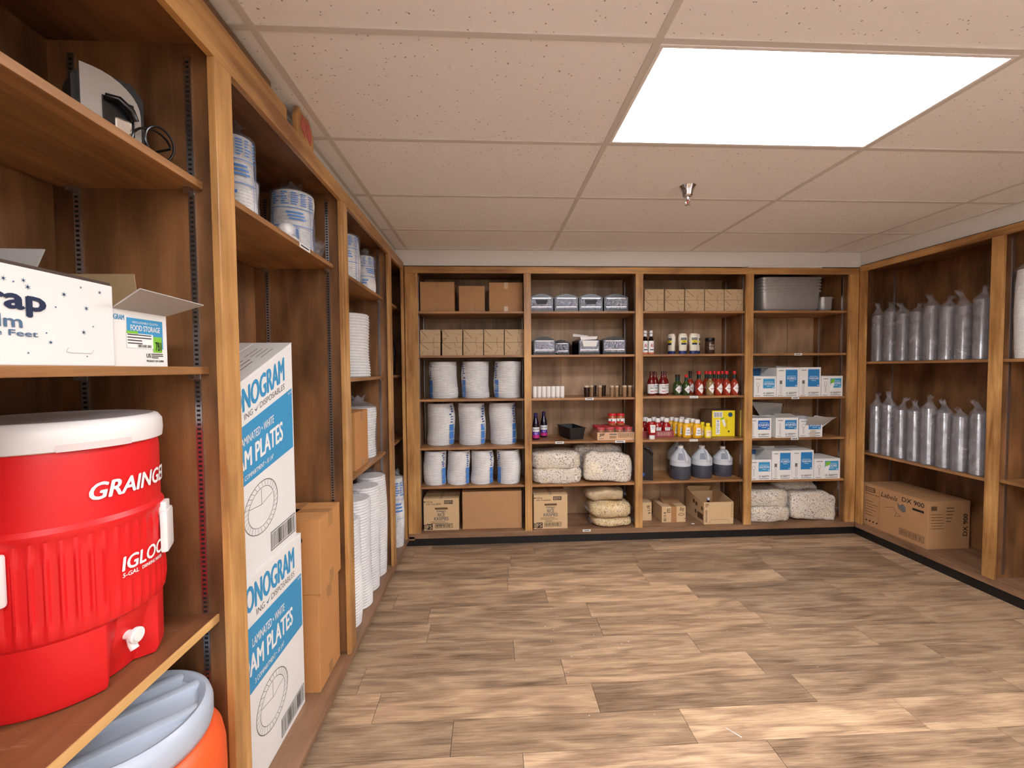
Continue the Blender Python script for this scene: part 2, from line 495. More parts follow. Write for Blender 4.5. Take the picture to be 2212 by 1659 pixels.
def rect_mb(x0, z0, x1, z1, mb=None, nx=1):
    mb = mb or MB()
    for k in range(nx):
        a = x0 + (x1 - x0) * k / nx; b = x0 + (x1 - x0) * (k + 1) / nx
        mb.quad((a, 0, z0), (b, 0, z0), (b, 0, z1), (a, 0, z1))
    return mb

def frame_mb(x0, z0, x1, z1, t, mb=None):
    mb = mb or MB()
    for q in ((x0, z0, x1, z0 + t), (x0, z1 - t, x1, z1), (x0, z0, x0 + t, z1), (x1 - t, z0, x1, z1)):
        rect_mb(*q, mb=mb)
    return mb

def barcode_mb(x0, z0, x1, z1, mb=None, seed=1, n=16, frame=0.0):
    rr = random.Random(seed); mb = mb or MB()
    if frame:
        frame_mb(x0, z0, x1, z1, frame, mb); p = frame * 2.2
        x0 += p; x1 -= p; z0 += p; z1 -= p
    st = (x1 - x0) / n
    for k in range(n):
        rect_mb(x0 + k * st, z0, x0 + k * st + st * rr.uniform(0.25, 0.75), z1, mb)
    return mb

def lines_mb(x0, z1, w, n, lh, t, mb=None, seed=2):
    rr = random.Random(seed); mb = mb or MB()
    for k in range(n):
        rect_mb(x0, z1 - k * lh - t, x0 + w * rr.uniform(0.55, 1.0), z1 - k * lh, mb)
    return mb

def ring_mb(cx, cz, rx, rz, t, seg=24, mb=None, a0=0.0, a1=360.0):
    mb = mb or MB()
    for k in range(seg):
        p = []
        for a in (a0 + (a1 - a0) * k / seg, a0 + (a1 - a0) * (k + 1) / seg):
            c, s_ = math.cos(math.radians(a)), math.sin(math.radians(a))
            p.append(((cx + rx * c, 0, cz + rz * s_), (cx + (rx - t) * c, 0, cz + (rz - t) * s_)))
        mb.quad(p[0][0], p[1][0], p[1][1], p[0][1])
    return mb

def disc_mb(cx, cz, rx, rz, seg=20, mb=None):
    mb = mb or MB(); i = len(mb.v)
    for k in range(seg):
        a = 2 * PI * k / seg; mb.v.append((cx + rx * math.cos(a), 0, cz + rz * math.sin(a)))
    mb.f.append(tuple(range(i, i + seg))); return mb

def poly_mb(pts, mb=None):
    mb = mb or MB(); i = len(mb.v)
    mb.v += [(x, 0, z) for x, z in pts]; mb.f.append(tuple(range(i, i + len(pts)))); return mb

def stroke_mb(pts, t, mb=None):
    """pen stroke through (x,z) points"""
    mb = mb or MB()
    for (ax, az), (bx, bz) in zip(pts, pts[1:]):
        d = math.hypot(bx - ax, bz - az) or 1e-6
        nx, nz = -(bz - az) / d * t / 2, (bx - ax) / d * t / 2
        ex, ez = (bx - ax) / d * t * 0.3, (bz - az) / d * t * 0.3
        mb.quad((ax - ex + nx, 0, az - ez + nz), (bx + ex + nx, 0, bz + ez + nz), (bx + ex - nx, 0, bz + ez - nz), (ax - ex - nx, 0, az - ez - nz))
    return mb

def on_front(mb, y):          # sheet in (x,0,z) -> in front of local face at y
    return mb.xf(lambda x, yy, z: (x, y + yy, z))

def on_cyl(mb, r, a_mid, sx=1.0, sy=1.0, fn=None, c=(0, 0)):
    """wrap (x,0,z) lettering on a cylinder; x = arc length, centre at angle a_mid (deg)"""
    def f(x, y, z):
        rr = (r if fn is None else fn(z)) - y
        a = math.radians(a_mid) + x / r
        return (c[0] + rr * math.cos(a) * sx, c[1] + rr * math.sin(a) * sy, z)
    return mb.xf(f)

def nz3(x, y, z, s=1.0):
    return noise.noise(Vector((x * s, y * s, z * s)))

# ------------------------------------------------------------------ room shell
CZ = 2.538                       # ceiling height
XL, YB, XR = -0.715, 3.665, 3.29  # faces of the left, back and right shelving
BKL, BKB, BKR = -1.15, 4.09, 3.725
YF = -3.4                        # wall behind the photographer

floor = struct(MB().box(-1.3, YF - 0.1, -0.06, 3.9, 4.25, -0.008).build('floor', BLACKBASE))
unit = MB().box(0, 0, 0, 1, 1, 1)
plank_mesh = None
PW, PL = 0.178, 1.0
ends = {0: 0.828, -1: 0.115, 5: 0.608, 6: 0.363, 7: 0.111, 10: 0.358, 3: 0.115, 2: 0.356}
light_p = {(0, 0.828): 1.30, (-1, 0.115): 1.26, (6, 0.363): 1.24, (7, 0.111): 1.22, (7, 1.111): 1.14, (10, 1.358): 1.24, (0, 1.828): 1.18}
rr = random.Random(5)
for k in range(-29, 12):
    y0 = 1.64 + k * PW; y1 = y0 + PW
    if y1 < YF: continue
    y0c = max(y0, YF); y1c = min(y1, 3.70)
    off = ends.get(k, rr.random())
    n = -3
    while off + n * PL < 3.34:
        a = off + n * PL; b = a + PL; n += 1
        if b < -0.8: continue
        ac, bc = max(a, -0.80), min(b, 3.34)
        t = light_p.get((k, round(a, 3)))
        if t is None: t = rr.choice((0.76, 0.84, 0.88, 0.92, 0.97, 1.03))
        if bc - ac < 0.02: continue
        if plank_mesh is None:
            o = MB().box(0, 0, 0, 1, 1, 1).build('plank', PLANK, floor); plank_mesh = o.data
        else:
            o = bpy.data.objects.new('plank', plank_mesh); COL.objects.link(o); o.parent = floor
        o.location = (ac + 0.001, y0c + 0.001, -0.008)
        o.scale = (bc - ac - 0.002, y1c - y0c - 0.002, 0.008)
        w = rr.uniform(-0.02, 0.03)
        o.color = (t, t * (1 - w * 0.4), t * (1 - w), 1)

# ceiling: slab, 2 x 4 ft tiles on an exposed tee grid
ceiling = struct(MB().box(-1.3, YF - 0.1, CZ + 0.03, 3.9, 4.25, CZ + 0.08).build('ceiling', WALLP))
GX = [-0.689 + 1.22 * k for k in range(0, 4)]
GY = [3.163 - 0.61 * k for k in range(0, 11)]
LIGHTS = [(1, 3), (0, 7), (2, 7), (1, 9)]        # (column, row) of the troffers; all but the first added unseen as fill
xs = [-0.79] + GX + [3.32]
ys = [3.69] + GY + [YF]
tw = 0.012
for j in range(len(ys) - 1):
    for i in range(len(xs) - 1):
        x0, x1, y1, y0 = xs[i], xs[i + 1], ys[j], ys[j + 1]
        if (i - 1, j) in LIGHTS: continue
        MB().box(x0 + 0.003, y0 + 0.003, CZ, x1 - 0.003, y1 - 0.003, CZ + 0.016, 0.002).build('ceiling_tile', TILE, ceiling)
for x in GX:
    MB().box(x - tw, YF, CZ - 0.004, x + tw, 3.69, CZ + 0.003, 0.001).build('ceiling_tee', TEE, ceiling)
for y in GY:
    for i in range(len(xs) - 1):
        MB().box(xs[i] + (tw if i else 0), y - tw, CZ - 0.004, xs[i + 1] - (tw if i < len(xs) - 2 else 0), y + tw, CZ + 0.003, 0.001).build('ceiling_tee', TEE, ceiling)
for q in ((-0.79, 3.668, 3.32, 3.69), (-0.79, YF, -0.772, 3.668), (3.302, YF, 3.32, 3.668)):
    MB().box(q[0], q[1], CZ - 0.003, q[2], q[3], CZ + 0.002).build('wall_angle', TEE, ceiling)

def troffer(col, row, label):
    x0, x1 = GX[col] + tw, GX[col + 1] - tw
    y1, y0 = GY[row - 1] - tw, GY[row] + tw
    t = thing('ceiling_light', label, 'ceiling light', ((x0 + x1) / 2, (y0 + y1) / 2, CZ), group='fluorescent ceiling lights')
    w, d = (x1 - x0) / 2, (y1 - y0) / 2
    e = 0.014
    m = MB()
    m.box(-w, -d, -0.006, w, -d + e, 0.012, 0.002); m.box(-w, d - e, -0.006, w, d, 0.012, 0.002)
    m.box(-w, -d + e, -0.006, -w + e, d - e, 0.012, 0.002); m.box(w - e, -d + e, -0.006, w, d - e, 0.012, 0.002)
    m.build('frame', WHITEP, t)
    dm = plain('lit_diffuser', (246, 248, 254), 0.6, emit=LAMP)
    MB().box(-w + e, -d + e, -0.004, w - e, d - e, 0.004).build('diffuser', dm, t)
    MB().box(-w, -d, 0.012, w, d, 0.022).build('housing', WHITEP, t)
troffer(1, 3, 'glowing rectangular ceiling light panel above the middle of the floor')
troffer(0, 7, 'unseen ceiling light panel added behind the photographer on the left')  # added out of view to light the shelving from the left
troffer(2, 7, 'unseen ceiling light panel added behind the photographer on the right')  # second added fill panel, out of view on the right
troffer(1, 9, 'unseen ceiling light panel added farthest behind the photographer')  # third added fill panel, well behind the camera

wl = MB(); wl.box(-1.3, YF, 0, -1.16, 4.2, CZ + 0.03); wl.box(-1.16, 0.2, 2.435, -0.79, 4.1, CZ + 0.03); wl.box(-1.16, YF, 0, -0.79, 0.2, CZ + 0.03)
struct(wl.build('wall_left', WALLP))
wb = MB(); wb.box(-1.16, 4.1, 0, 3.735, 4.2, CZ + 0.03); wb.box(-0.79, 3.69, 2.405, 3.32, 4.1, CZ + 0.03)
struct(wb.build('wall_back', WALLP))
wr = MB(); wr.box(3.735, YF, 0, 3.85, 4.2, CZ + 0.03); wr.box(3.32, 0.6, 2.42, 3.735, 4.1, CZ + 0.03); wr.box(3.32, YF, 0, 3.735, 0.6, CZ + 0.03)
struct(wr.build('wall_right', WALLP))
struct(MB().box(-1.16, YF - 0.1, 0, 3.735, YF, CZ + 0.03).build('wall_front', WALLP))
struct(MB().box(-0.76, 3.68, 0, 3.31, 3.70, 0.066).build('baseboard_back', BLACKBASE))
struct(MB().box(3.30, 0.60, 0, 3.32, 3.68, 0.066).build('baseboard_right', BLACKBASE))
struct(MB().box(-0.79, 0.25, 0, -0.77, 3.68, 0.052).build('baseboard_left', BLACKBASE))

# ------------------------------------------------------------------ built-in shelving
def standard(parent, x, y, nx, ny, z0, z1, slots=False):
    """slotted metal shelf standard on a divider; nx,ny = facing normal"""
    t = 0.004; w = 0.0085
    if ny: m = MB().box(x - w, min(y, y + ny * t), z0, x + w, max(y, y + ny * t), z1)
    else: m = MB().box(min(x, x + nx * t), y - w, z0, max(x, x + nx * t), y + w, z1)
    s = m.build('shelf_standard', STEEL, parent)
    if slots:
        sm = MB(); z = z0 + 0.012
        e = t + 0.0006
        while z < z1 - 0.01:
            if ny: sm.box(x - 0.0045, min(y, y + ny * e), z, x + 0.0045, max(y, y + ny * e), z + 0.006)
            else: sm.box(min(x, x + nx * e), y - 0.0045, z, max(x, x + nx * e), y + 0.0045, z + 0.006)
            z += 0.0127
        o = sm.build('standard_slots', DARKSLOT, s); o['kind'] = 'stuff'

def shelf_label(parent, x, y, z, w, face, words=None):
    """small printed tag on the front edge of a shelf"""
    h = 0.019
    if face == 'y':
        o = MB().box(x, y - 0.0012, z - h, x + w, y, z).build('shelf_label', WHITEC, parent)
        mb = text_mb(words, x + w / 2, z - h + 0.005, 0.010, w * 0.8, align='c') if words else lines_mb(x + 0.01, z - 0.006, w - 0.02, 1, 0.01, 0.006)
        on_front(mb, y - 0.0016)
    else:
        o = MB().box(y, x, z - h, y + 0.0012, x + w, z).build('shelf_label', WHITEC, parent)
        mb = text_mb(words, w / 2, 0.005, 0.010, w * 0.8, align='c') if words else lines_mb(0.01, h - 0.006, w - 0.02, 1, 0.01, 0.006)
        mb.xf(lambda a, b, c: (y + 0.0017, x + a, z - h + c))
    m = mb.build('label_print', INK, parent)
    m.parent = parent

# --- left unit
LU = thing('built_in_shelving', 'brown stained wooden built-in shelving along the left wall', 'shelving', (-0.93, 1.7, 0))
def lu(mb, name, mat, parent=LU, **k):
    return mb.xf(lambda x, y, z: (x + 0.93, y - 1.7, z)).build(name, mat, parent, **k)
LP = [0.25, 1.228, 2.195, 3.165]
LTOP = 2.42
for y in LP:
    hw = 0.0375 if y < 2 else 0.042
    lu(MB().box(XL - 0.02, y - hw, 0.086, XL, y + hw, 2.352, 0.002), 'stile', FACE['z'])
    lu(MB().box(BKL, y - 0.018, 0.086, XL - 0.02, y + 0.018, 2.395), 'divider', PANEL['z'])
    for sgn in (-1, 1):
        for x in (-0.795, -1.089):
            detail = sgn < 0 and 1.0 < y < 3.0
            lu_y = y - 1.7 + sgn * 0.018
            standard(LU, x + 0.93, lu_y, 0, sgn, 0.12, 2.36, slots=detail)
lu(MB().box(XL - 0.02, 3.612, 0.086, XL, 3.664, 2.352, 0.002), 'stile', FACE['z'])
lu(MB().box(XL - 0.02, 0.21, 2.352, XL, 3.664, LTOP, 0.002), 'rail', FACE['y'])
lu(MB().box(BKL, 0.23, 2.395, XL - 0.02, 4.085, 2.413), 'top_panel', PANEL['y'])
lu(MB().box(BKL, 0.23, 0.055, XL + 0.008, 3.66, 0.086, 0.002), 'bottom_board', BOTTOMB)
lu(MB().box(BKL, 3.665, 0.055, -0.66, 4.085, 0.086), 'bottom_board', BOTTOMB)
for a, b in zip(LP, LP[1:] + [4.07]):
    lu(MB().box(BKL - 0.008, a + 0.018, 0.086, BKL, b - 0.018, 2.395), 'back_panel', PANEL['z'])
    lu(MB().box(BKL, a + 0.018, 0.0861, BKL + 0.02, a + 0.06, 2.39), 'back_batten', PANEL['z'])
lu(MB().box(BKL, 4.07, 0.086, -0.66, 4.085, 2.395), 'end_panel', PANEL['z'])
lu(MB().box(-0.675, 3.69, 0.086, -0.66, 4.07, 2.395), 'end_panel', PANEL['z'])
LS = {1: (0.85, 1.537, 2.032), 2: (2.045,), 3: (0.93, 1.48, 2.045), 4: (0.93, 1.48, 2.055)}
lshelf = {}
edges = [-0.7] + LP + [3.64]
for k, zs in LS.items():
    a = edges[k] + 0.0195; b = edges[k + 1] - 0.0195
    if k == 4: b = 4.065
    for z in zs:
        deep = BKL + 0.021
        fx = -0.765 if k < 4 else -0.775
        mat = SCRATCHED if (k == 1 and z < 1) else SHELFW['y']
        s = lu(MB().box(deep, a, z - 0.02, fx, b, z, 0.0015), 'shelf', mat)
        lshelf[(k, z)] = s
        if k == 1 and z < 1:
            lu(MB().box(fx, a, z - 0.021, fx + 0.006, b, z - 0.0005, 0.001), 'shelf_edge', OAK, s)
        for yy in (b - 0.012,):
            for xx in (-0.795, -1.089):
                lu(MB().box(xx - 0.008, yy - 0.012, z - 0.034, xx + 0.008, yy + 0.012, z - 0.0203, 0.001), 'shelf_clip', STEEL, s)
shelf_label(lshelf[(2, 2.045)], 1.79 - 1.7, -0.7645 + 0.93, 2.0447, 0.10, 'x')

# --- back unit
BU = thing('built_in_shelving', 'brown stained wooden built-in shelving with four bays across the back wall', 'shelving', (1.3, 3.88, 0))
def bu(mb, name, mat, parent=BU, **k):
    return mb.xf(lambda x, y, z: (x - 1.3, y - 3.88, z)).build(name, mat, parent, **k)
BP = [(-0.711, -0.603), (0.295, 0.357), (1.268, 1.334), (2.252, 2.322), (3.200, 3.288)]
for i, (a, b) in enumerate(BP):
    bu(MB().box(a, YB, 0.112, b, YB + 0.02, 2.337, 0.002), 'stile', FACE['z'])
    if i == 0: c = -0.627
    elif i == 4: c = 3.222
    else: c = (a + b) / 2
    bu(MB().box(c - 0.017, YB + 0.02, 0.112, c + 0.017, BKB, 2.37), 'divider', PANEL['z'])
    for sgn in (-1, 1):
        if (i == 0 and sgn < 0) or (i == 4 and sgn > 0): continue
        for y in (3.75, 4.02):
            standard(BU, c + sgn * 0.017 - 1.3, y - 3.88, sgn, 0, 0.14, 2.33)
bu(MB().box(-0.711, YB, 2.337, 3.288, YB + 0.02, 2.392, 0.002), 'rail', FACE['x'])
bu(MB().box(-0.711, YB, 0.068, 3.288, YB + 0.02, 0.1118, 0.002), 'rail', BOTTOMX)
bu(MB().box(-0.644, YB + 0.02, 2.37, 3.23, BKB, 2.39), 'top_panel', PANEL['x'])
bu(MB().box(-0.644, YB + 0.02, 0.09, 3.23, BKB, 0.1118), 'bottom_board', BOTTOMX)
bays = [(-0.610, 0.309), (0.343, 1.284), (1.318, 2.270), (2.304, 3.205)]
BZ = [(2.02, 1.643, 1.266, 0.847, 0.51), (2.02, 1.643, 1.266, 0.886, 0.507), (2.02, 1.643, 1.271, 0.886, 0.515), (2.022, 1.643, 1.252, 0.884, 0.504)]
bshelf = {}
for k, (a, b) in enumerate(bays):
    bu(MB().box(a, BKB, 0.112, b, BKB + 0.008, 2.37), 'back_panel', BACKW)
    for s_ in (0.36, 0.70):
        xx = a + (b - a) * s_
        bu(MB().box(xx, BKB - 0.0012, 0.112, xx + 0.002, BKB - 0.0002, 2.37), 'panel_seam', DARKSLOT)
    for z in BZ[k]:
        bshelf[(k, z)] = bu(MB().box(a + 0.002, YB + 0.028, z - 0.019, b - 0.002, BKB - 0.002, z, 0.0015), 'shelf', SHELFW['x'])
Ysh = YB + 0.028 - 3.88
for k, z, x, w, t in [(1, 1.266, 0.83, 0.075, None), (1, 0.886, 0.565, 0.075, None), (1, 0.886, 1.095, 0.09, None),
                      (2, 1.271, 1.765, 0.075, 'SAUCES'), (2, 0.886, 1.765, 0.075, 'SAUCES'), (3, 1.643, 2.72, 0.07, None), (3, 1.252, 2.70, 0.07, None), (3, 0.884, 2.70, 0.07, None)]:
    shelf_label(bshelf[(k, z)], x - 1.3, Ysh, z - 0.0005, w, 'y', t)
shelf_label(BU, 0.80 - 1.3, YB - 3.88, 0.1105, 0.07, 'y')

# --- right unit
RU = thing('built_in_shelving', 'dark brown stained wooden built-in shelving along the right wall', 'shelving', (3.5, 2.6, 0))
def ru(mb, name, mat, parent=RU, **k):
    return mb.xf(lambda x, y, z: (x - 3.5, y - 2.6, z)).build(name, mat, parent, **k)
RP = [0.66, 1.65, 2.63]
for y in RP:
    ru(MB().box(XR, y - 0.034, 0.112, XR + 0.02, y + 0.034, 2.355, 0.002), 'stile', FACE['z'])
    ru(MB().box(XR + 0.02, y - 0.018, 0.112, BKR, y + 0.018, 2.385), 'divider', PANEL['z'])
    for sgn in (-1, 1):
        for x in (3.375, 3.65):
            standard(RU, x - 3.5, y - 2.6 + sgn * 0.018, 0, sgn, 0.14, 2.34)
ru(MB().box(XR, 3.600, 0.112, XR + 0.02, 3.664, 2.355, 0.002), 'stile', FACE['z'])
ru(MB().box(XR, 0.626, 2.355, XR + 0.02, 3.664, 2.408, 0.002), 'rail', FACE['y'])
ru(MB().box(XR, 0.626, 0.068, XR + 0.02, 3.664, 0.1118, 0.002), 'rail', BOTTOMB)
ru(MB().box(XR + 0.02, 0.642, 2.385, BKR, 4.08, 2.403), 'top_panel', PANEL['y'])
ru(MB().box(XR + 0.02, 0.642, 0.09, BKR, 4.08, 0.1118), 'bottom_board', BOTTOMB)
ru(MB().box(XR + 0.02, 3.70, 0.112, BKR, 3.715, 2.385), 'end_panel', PANEL['z'])
for x in (3.375, 3.65):
    standard(RU, x - 3.5, 3.70 - 2.6, 0, -1, 0.14, 2.34)
for a, b in ((0.678, 1.632), (1.668, 2.612), (2.648, 3.70)):
    ru(MB().box(BKR, a, 0.112, BKR + 0.008, b, 2.385), 'back_panel', PANEL['z'])
    for z in ((1.562, 0.76) if a > 2.6 else (1.562, 0.775)):
        ru(MB().box(XR + 0.03, a + 0.002, z - 0.019, BKR - 0.002, b - 0.006, z, 0.0015), 'shelf', SHELFW['y'])

# ------------------------------------------------------------------ generic item builders (front = local -y)
def carton(name, label, cat, loc, w, d, h, mat, rotz=0.0, group=None, tape=TAPE, flaps=True, xf=None, bev=0.003, notch=0.02, bot_tape=False):
    t = thing(name, label, cat, loc, rotz, group)
    m = MB().box(-w / 2, -d / 2, 0, w / 2, d / 2, h - (0.004 if flaps else 0), bev)
    if xf: m.xf(xf)
    m.build('body', mat, t)
    if flaps:
        for s in (-1, 1):
            y0, y1 = (-d / 2, -0.0015) if s < 0 else (0.0015, d / 2)
            m = MB().box(-w / 2, y0, h - 0.004, w / 2, y1, h, 0.0012)
            if xf: m.xf(xf)
            m.build('flap', mat, t)
    if tape is not None:
        tw_ = min(0.05, w * 0.16)
        m = MB().box(-w / 2 - 0.0008, -tw_ / 2, h - notch * 2, -w / 2, tw_ / 2, h)
        m.box(w / 2, -tw_ / 2, h - notch * 2, w / 2 + 0.0008, tw_ / 2, h)
        m.box(-w / 2 - 0.0008, -tw_ / 2, h, w / 2 + 0.0008, tw_ / 2, h + 0.0006)
        if xf: m.xf(xf)
        m.build('tape', tape, t)
    return t

def front_tape(t, w, d, h, tw_=0.05, drop=0.06, mat=TAPE, bottom=True, seam=True):
    """carton seen end-on: tape running over the top and a little way down the front"""
    m = MB().box(-tw_ / 2, -d / 2 - 0.0008, h - drop, tw_ / 2, -d / 2, h + 0.0006)
    m.box(-tw_ / 2, -d / 2 - 0.0008, h, tw_ / 2, d / 2, h + 0.0006)
    if bottom: m.box(-tw_ / 2, -d / 2 - 0.0008, 0.0, tw_ / 2, -d / 2, drop * 0.9)
    m.build('tape', mat, t)

def pr(t, mb, y, mat, name='print', xf=None):
    """flat print on the front face"""
    on_front(mb, y)
    if xf: mb.xf(xf)
    return mb.build(name, mat, t)

def plate_stack_mb(r, h, n, wave=0.012, seg=32, seed=0, ridge=0.968):
    prof = []
    st = h / n
    for k in range(n):
        z = k * st
        prof += [(r * ridge, z), (r, z + st * 0.30), (r, z + st * 0.60), (r * ridge, z + st * 0.999)]
    m = MB()
    def fn(rr_, z, a):
        u = z / h
        return rr_ * (1 + 0.012 * math.sin(a * 2 + seed) * math.sin(u * 9 + seed) - 0.035 * max(0, abs(u - 0.5) * 2 - 0.75) * 4)
    m.lathe(prof, seg, fn=fn)
    def wv(x, y, z):
        u = z / h
        return (x + 0.006 * math.sin(u * 5 + seed), y, z + wave * math.sin(u * PI) ** 2 * (x / r) * math.sin(u * 4 + 1 + seed))
    return m.xf(wv)

def wrap_mb(r, h, tip=0.06, seg=26, rows=14, seed=1, amp=0.006, tipx=0.0, tipy=0.0, base=True):
    """wrinkled clear sleeve with a gathered top"""
    m = MB(); i = 0
    prof = []
    for k in range(rows + 1):
        prof.append((r, h * k / rows))
    prof += [(r * 0.9, h + tip * 0.10), (r * 0.55, h + tip * 0.35), (r * 0.30, h + tip * 0.62), (r * 0.42, h + tip * 0.85), (r * 0.55, h + tip)]
    def fn(rr_, z, a):
        return rr_ + amp * (noise.noise(Vector((math.cos(a) * 2.2, math.sin(a) * 2.2, z * 14 + seed * 7.1))) + 0.8 * noise.noise(Vector((math.cos(a) * 6, math.sin(a) * 6, z * 22 + seed * 3.3))))
    m.lathe(prof, seg, fn=fn, cap=False)
    def lean(x, y, z):
        if z > h:
            u = (z - h) / tip
            return (x + tipx * u * u, y * (1 - 0.5 * u) + tipy * u * u, z + 0.012 * math.sin(x * 150) * u)
        return (x, y, z)
    return m.xf(lean)

def tuft_mb(w, h, seed=0, n=7):
    """crumpled film end, fanned sheet with real folds"""
    m = MB(); i = 0
    for a in range(n + 1):
        for b in range(n + 1):
            u, v = a / n - 0.5, b / n
            sp = 0.35 + 0.65 * v
            m.v.append((u * w * sp, 0.35 * w * noise.noise(Vector((u * 7 + seed, v * 3, seed * 2.0))) * (0.3 + v), v * h * (1 + 0.3 * noise.noise(Vector((u * 9, seed, 0.3))))))
    for a in range(n):
        for b in range(n):
            q = a * (n + 1) + b
            m.f.append((q, q + n + 1, q + n + 2, q + 1))
    return m

def pillow_mb(w, d, h, seed=0, nu=28, nv=18, wr=0.008, p=2.6, edge=0.0, flat=True):
    """filled bag: rounded slab with wrinkles and thin welded ends"""
    m = MB()
    for a in range(nu + 1):
        th = PI * a / nu                      # along length (x)
        cx = -math.cos(th)
        sx = abs(math.sin(th)) ** (2.0 / p)
        ex = math.copysign(abs(cx) ** (2.0 / p), cx) if abs(cx) > 1e-9 else 0.0
        for b in range(nv):
            ph = 2 * PI * b / nv
            c, s_ = math.cos(ph), math.sin(ph)
            y = math.copysign(abs(c) ** (2.0 / p), c) * sx
            z = math.copysign(abs(s_) ** (2.0 / p), s_) * sx
            px, py, pz = ex * w / 2, y * d / 2, z * h / 2
            g = wr * (noise.noise(Vector((px * 9 + seed, py * 9, pz * 9))) + 0.7 * noise.noise(Vector((px * 26, py * 26 + seed, pz * 26))))
            L_ = math.sqrt(px * px + py * py + pz * pz) or 1
            py += g * py / L_ * 2; pz += g * pz / L_ * 2.2; px += g * 0.6
            if flat and pz < -h / 2 * 0.86: pz = -h / 2 * 0.86
            m.v.append((px, py, pz + h / 2 * 0.86))
    for a in range(nu):
        for b in range(nv):
            b2 = (b + 1) % nv
            m.f.append((a * nv + b, a * nv + b2, (a + 1) * nv + b2, (a + 1) * nv + b))
    return m

def seal_mb(h, w, seed=0, n=10):
    """flat crimped weld along one end of a bag (in y-z plane)"""
    m = MB()
    for a in range(n + 1):
        v = a / n - 0.5
        z = v * h
        for u in (0.0, 1.0):
            m.v.append((u * w + 0.004 * math.sin(a * 2.1 + seed), 0.01 * math.sin(a * 1.7 + seed) * (0.3 + u), z * (0.75 + 0.25 * u)))
    for a in range(n):
        m.f.append((2 * a, 2 * a + 1, 2 * a + 3, 2 * a + 2))
    return m

L90, R90 = PI / 2, -PI / 2       # items facing the room from the left / right wall

# ================================================================== LEFT WALL
# --- red beverage cooler
c = thing('beverage_cooler', 'red round beverage cooler with white lid and white spigot', 'cooler', (-0.965, 1.0, 0.85))
R0 = 0.176
NR = 64
m = MB()
prof = [(0.150, 0.0), (0.164, 0.004), (0.170, 0.02), (0.171, 0.143), (0.176, 0.150), (0.177, 0.152)]
prof += [(0.177, 0.152 + 0.194 * k / 8) for k in range(1, 9)]
prof += [(0.180, 0.352), (0.180, 0.362), (0.174, 0.372), (0.174, 0.50), (0.171, 0.518), (0.0, 0.518)]
def ribs(r, z, a):
    if 0.155 < z < 0.342:
        da = math.degrees(a)
        da = (da + 180) % 360 - 180
        if -26 < da < 40 and 0.205 < z < 0.30: return r + 0.0015
        return r + (0.0032 if math.sin(a * 52) > 0.2 else -0.0006)
    return r
m.lathe(prof, 312, fn=ribs, cap=False)
# recess for the spigot
def dent(x, y, z):
    a = math.degrees(math.atan2(y, x)); 
    if z < 0.15 and -26 < a < 16:
        u = 1 - abs((a + 5) / 21.0); v = max(0.0, min(1.0, (0.15 - z) / 0.04))
        k = 1 - 0.22 * max(0, min(1, u * 3)) * v
        return (x * k, y * k, z)
    return (x, y, z)
m.xf(dent)
m.build('body', RED, c, smooth=True, auto=30)
lid = MB().lathe([(0.176, 0.5185), (0.181, 0.521), (0.183, 0.54), (0.182, 0.562), (0.174, 0.574), (0.165, 0.577), (0.158, 0.572), (0.0, 0.570)], 72, cap=False)
lid.lathe([(0.176, 0.5185), (0.0, 0.5186)], 72, cap=False)
lo = lid.build('lid', WHITEP, c, smooth=True, auto=45)
MB().patch(0.1838, -47, -9, 0.5195, 0.534, 10).build('pull_notch', plain('notch_pinkish_white', (222, 208, 204), 0.4), lo)
sp = MB()
for r1, x0_, x1_ in ((0.017, 0.0, 0.005), (0.010, 0.005, 0.036), (0.017, 0.036, 0.042), (0.012, 0.042, 0.046)):
    sp.lathe([(r1, x0_), (r1, x1_)], 20)
sp.xf(lambda x, y, z: (z + 0.134, x, y + 0.088))
sp.tube([(0.134 + 0.024, 0, 0.085), (0.134 + 0.028, 0, 0.066), (0.134 + 0.034, 0, 0.056)], 0.0085, 10)
aa = math.radians(-8)
sp.xf(lambda x, y, z: (x * math.cos(aa) - y * math.sin(aa), x * math.sin(aa) + y * math.cos(aa), z))
sp.build('spigot', WHITEP, c, smooth=True)
for ang in (26, -80):
    hb = MB().box(0.178, -0.034, 0.240, 0.194, 0.034, 0.340, 0.007); hb.box(0.172, -0.02, 0.29, 0.19, 0.02, 0.36, 0.004)
    a_ = math.radians(ang)
    hb.xf(lambda x, y, z: (x * math.cos(a_) - y * math.sin(a_), x * math.sin(a_) + y * math.cos(a_), z))
    hb.build('handle', WHITEP, c, smooth=True)
def ctext(s, ang, z, h, w, weight, shear, mat=WHITEI, slope=0.0, r=0.1775):
    mb = text_mb(s, 0, z, h, w, weight, shear)
    on_cyl(mb, r, ang).build('lettering', mat, c, label='white printed lettering')
ctext('GRAINGER', -32.5, 0.413, 0.034, 0.21, 0.035, 0.25)
ctext('IGLOO', -17.5, 0.246, 0.030, 0.115, 0.03, 0.15, r=0.1812)
ctext('5-GAL', -17.5, 0.232, 0.009, 0.034, 0.02, 0.1, r=0.1812)
ctext('DRINKING WATER', -4, 0.2325, 0.0075, 0.066, 0.02, 0.1, r=0.1812)

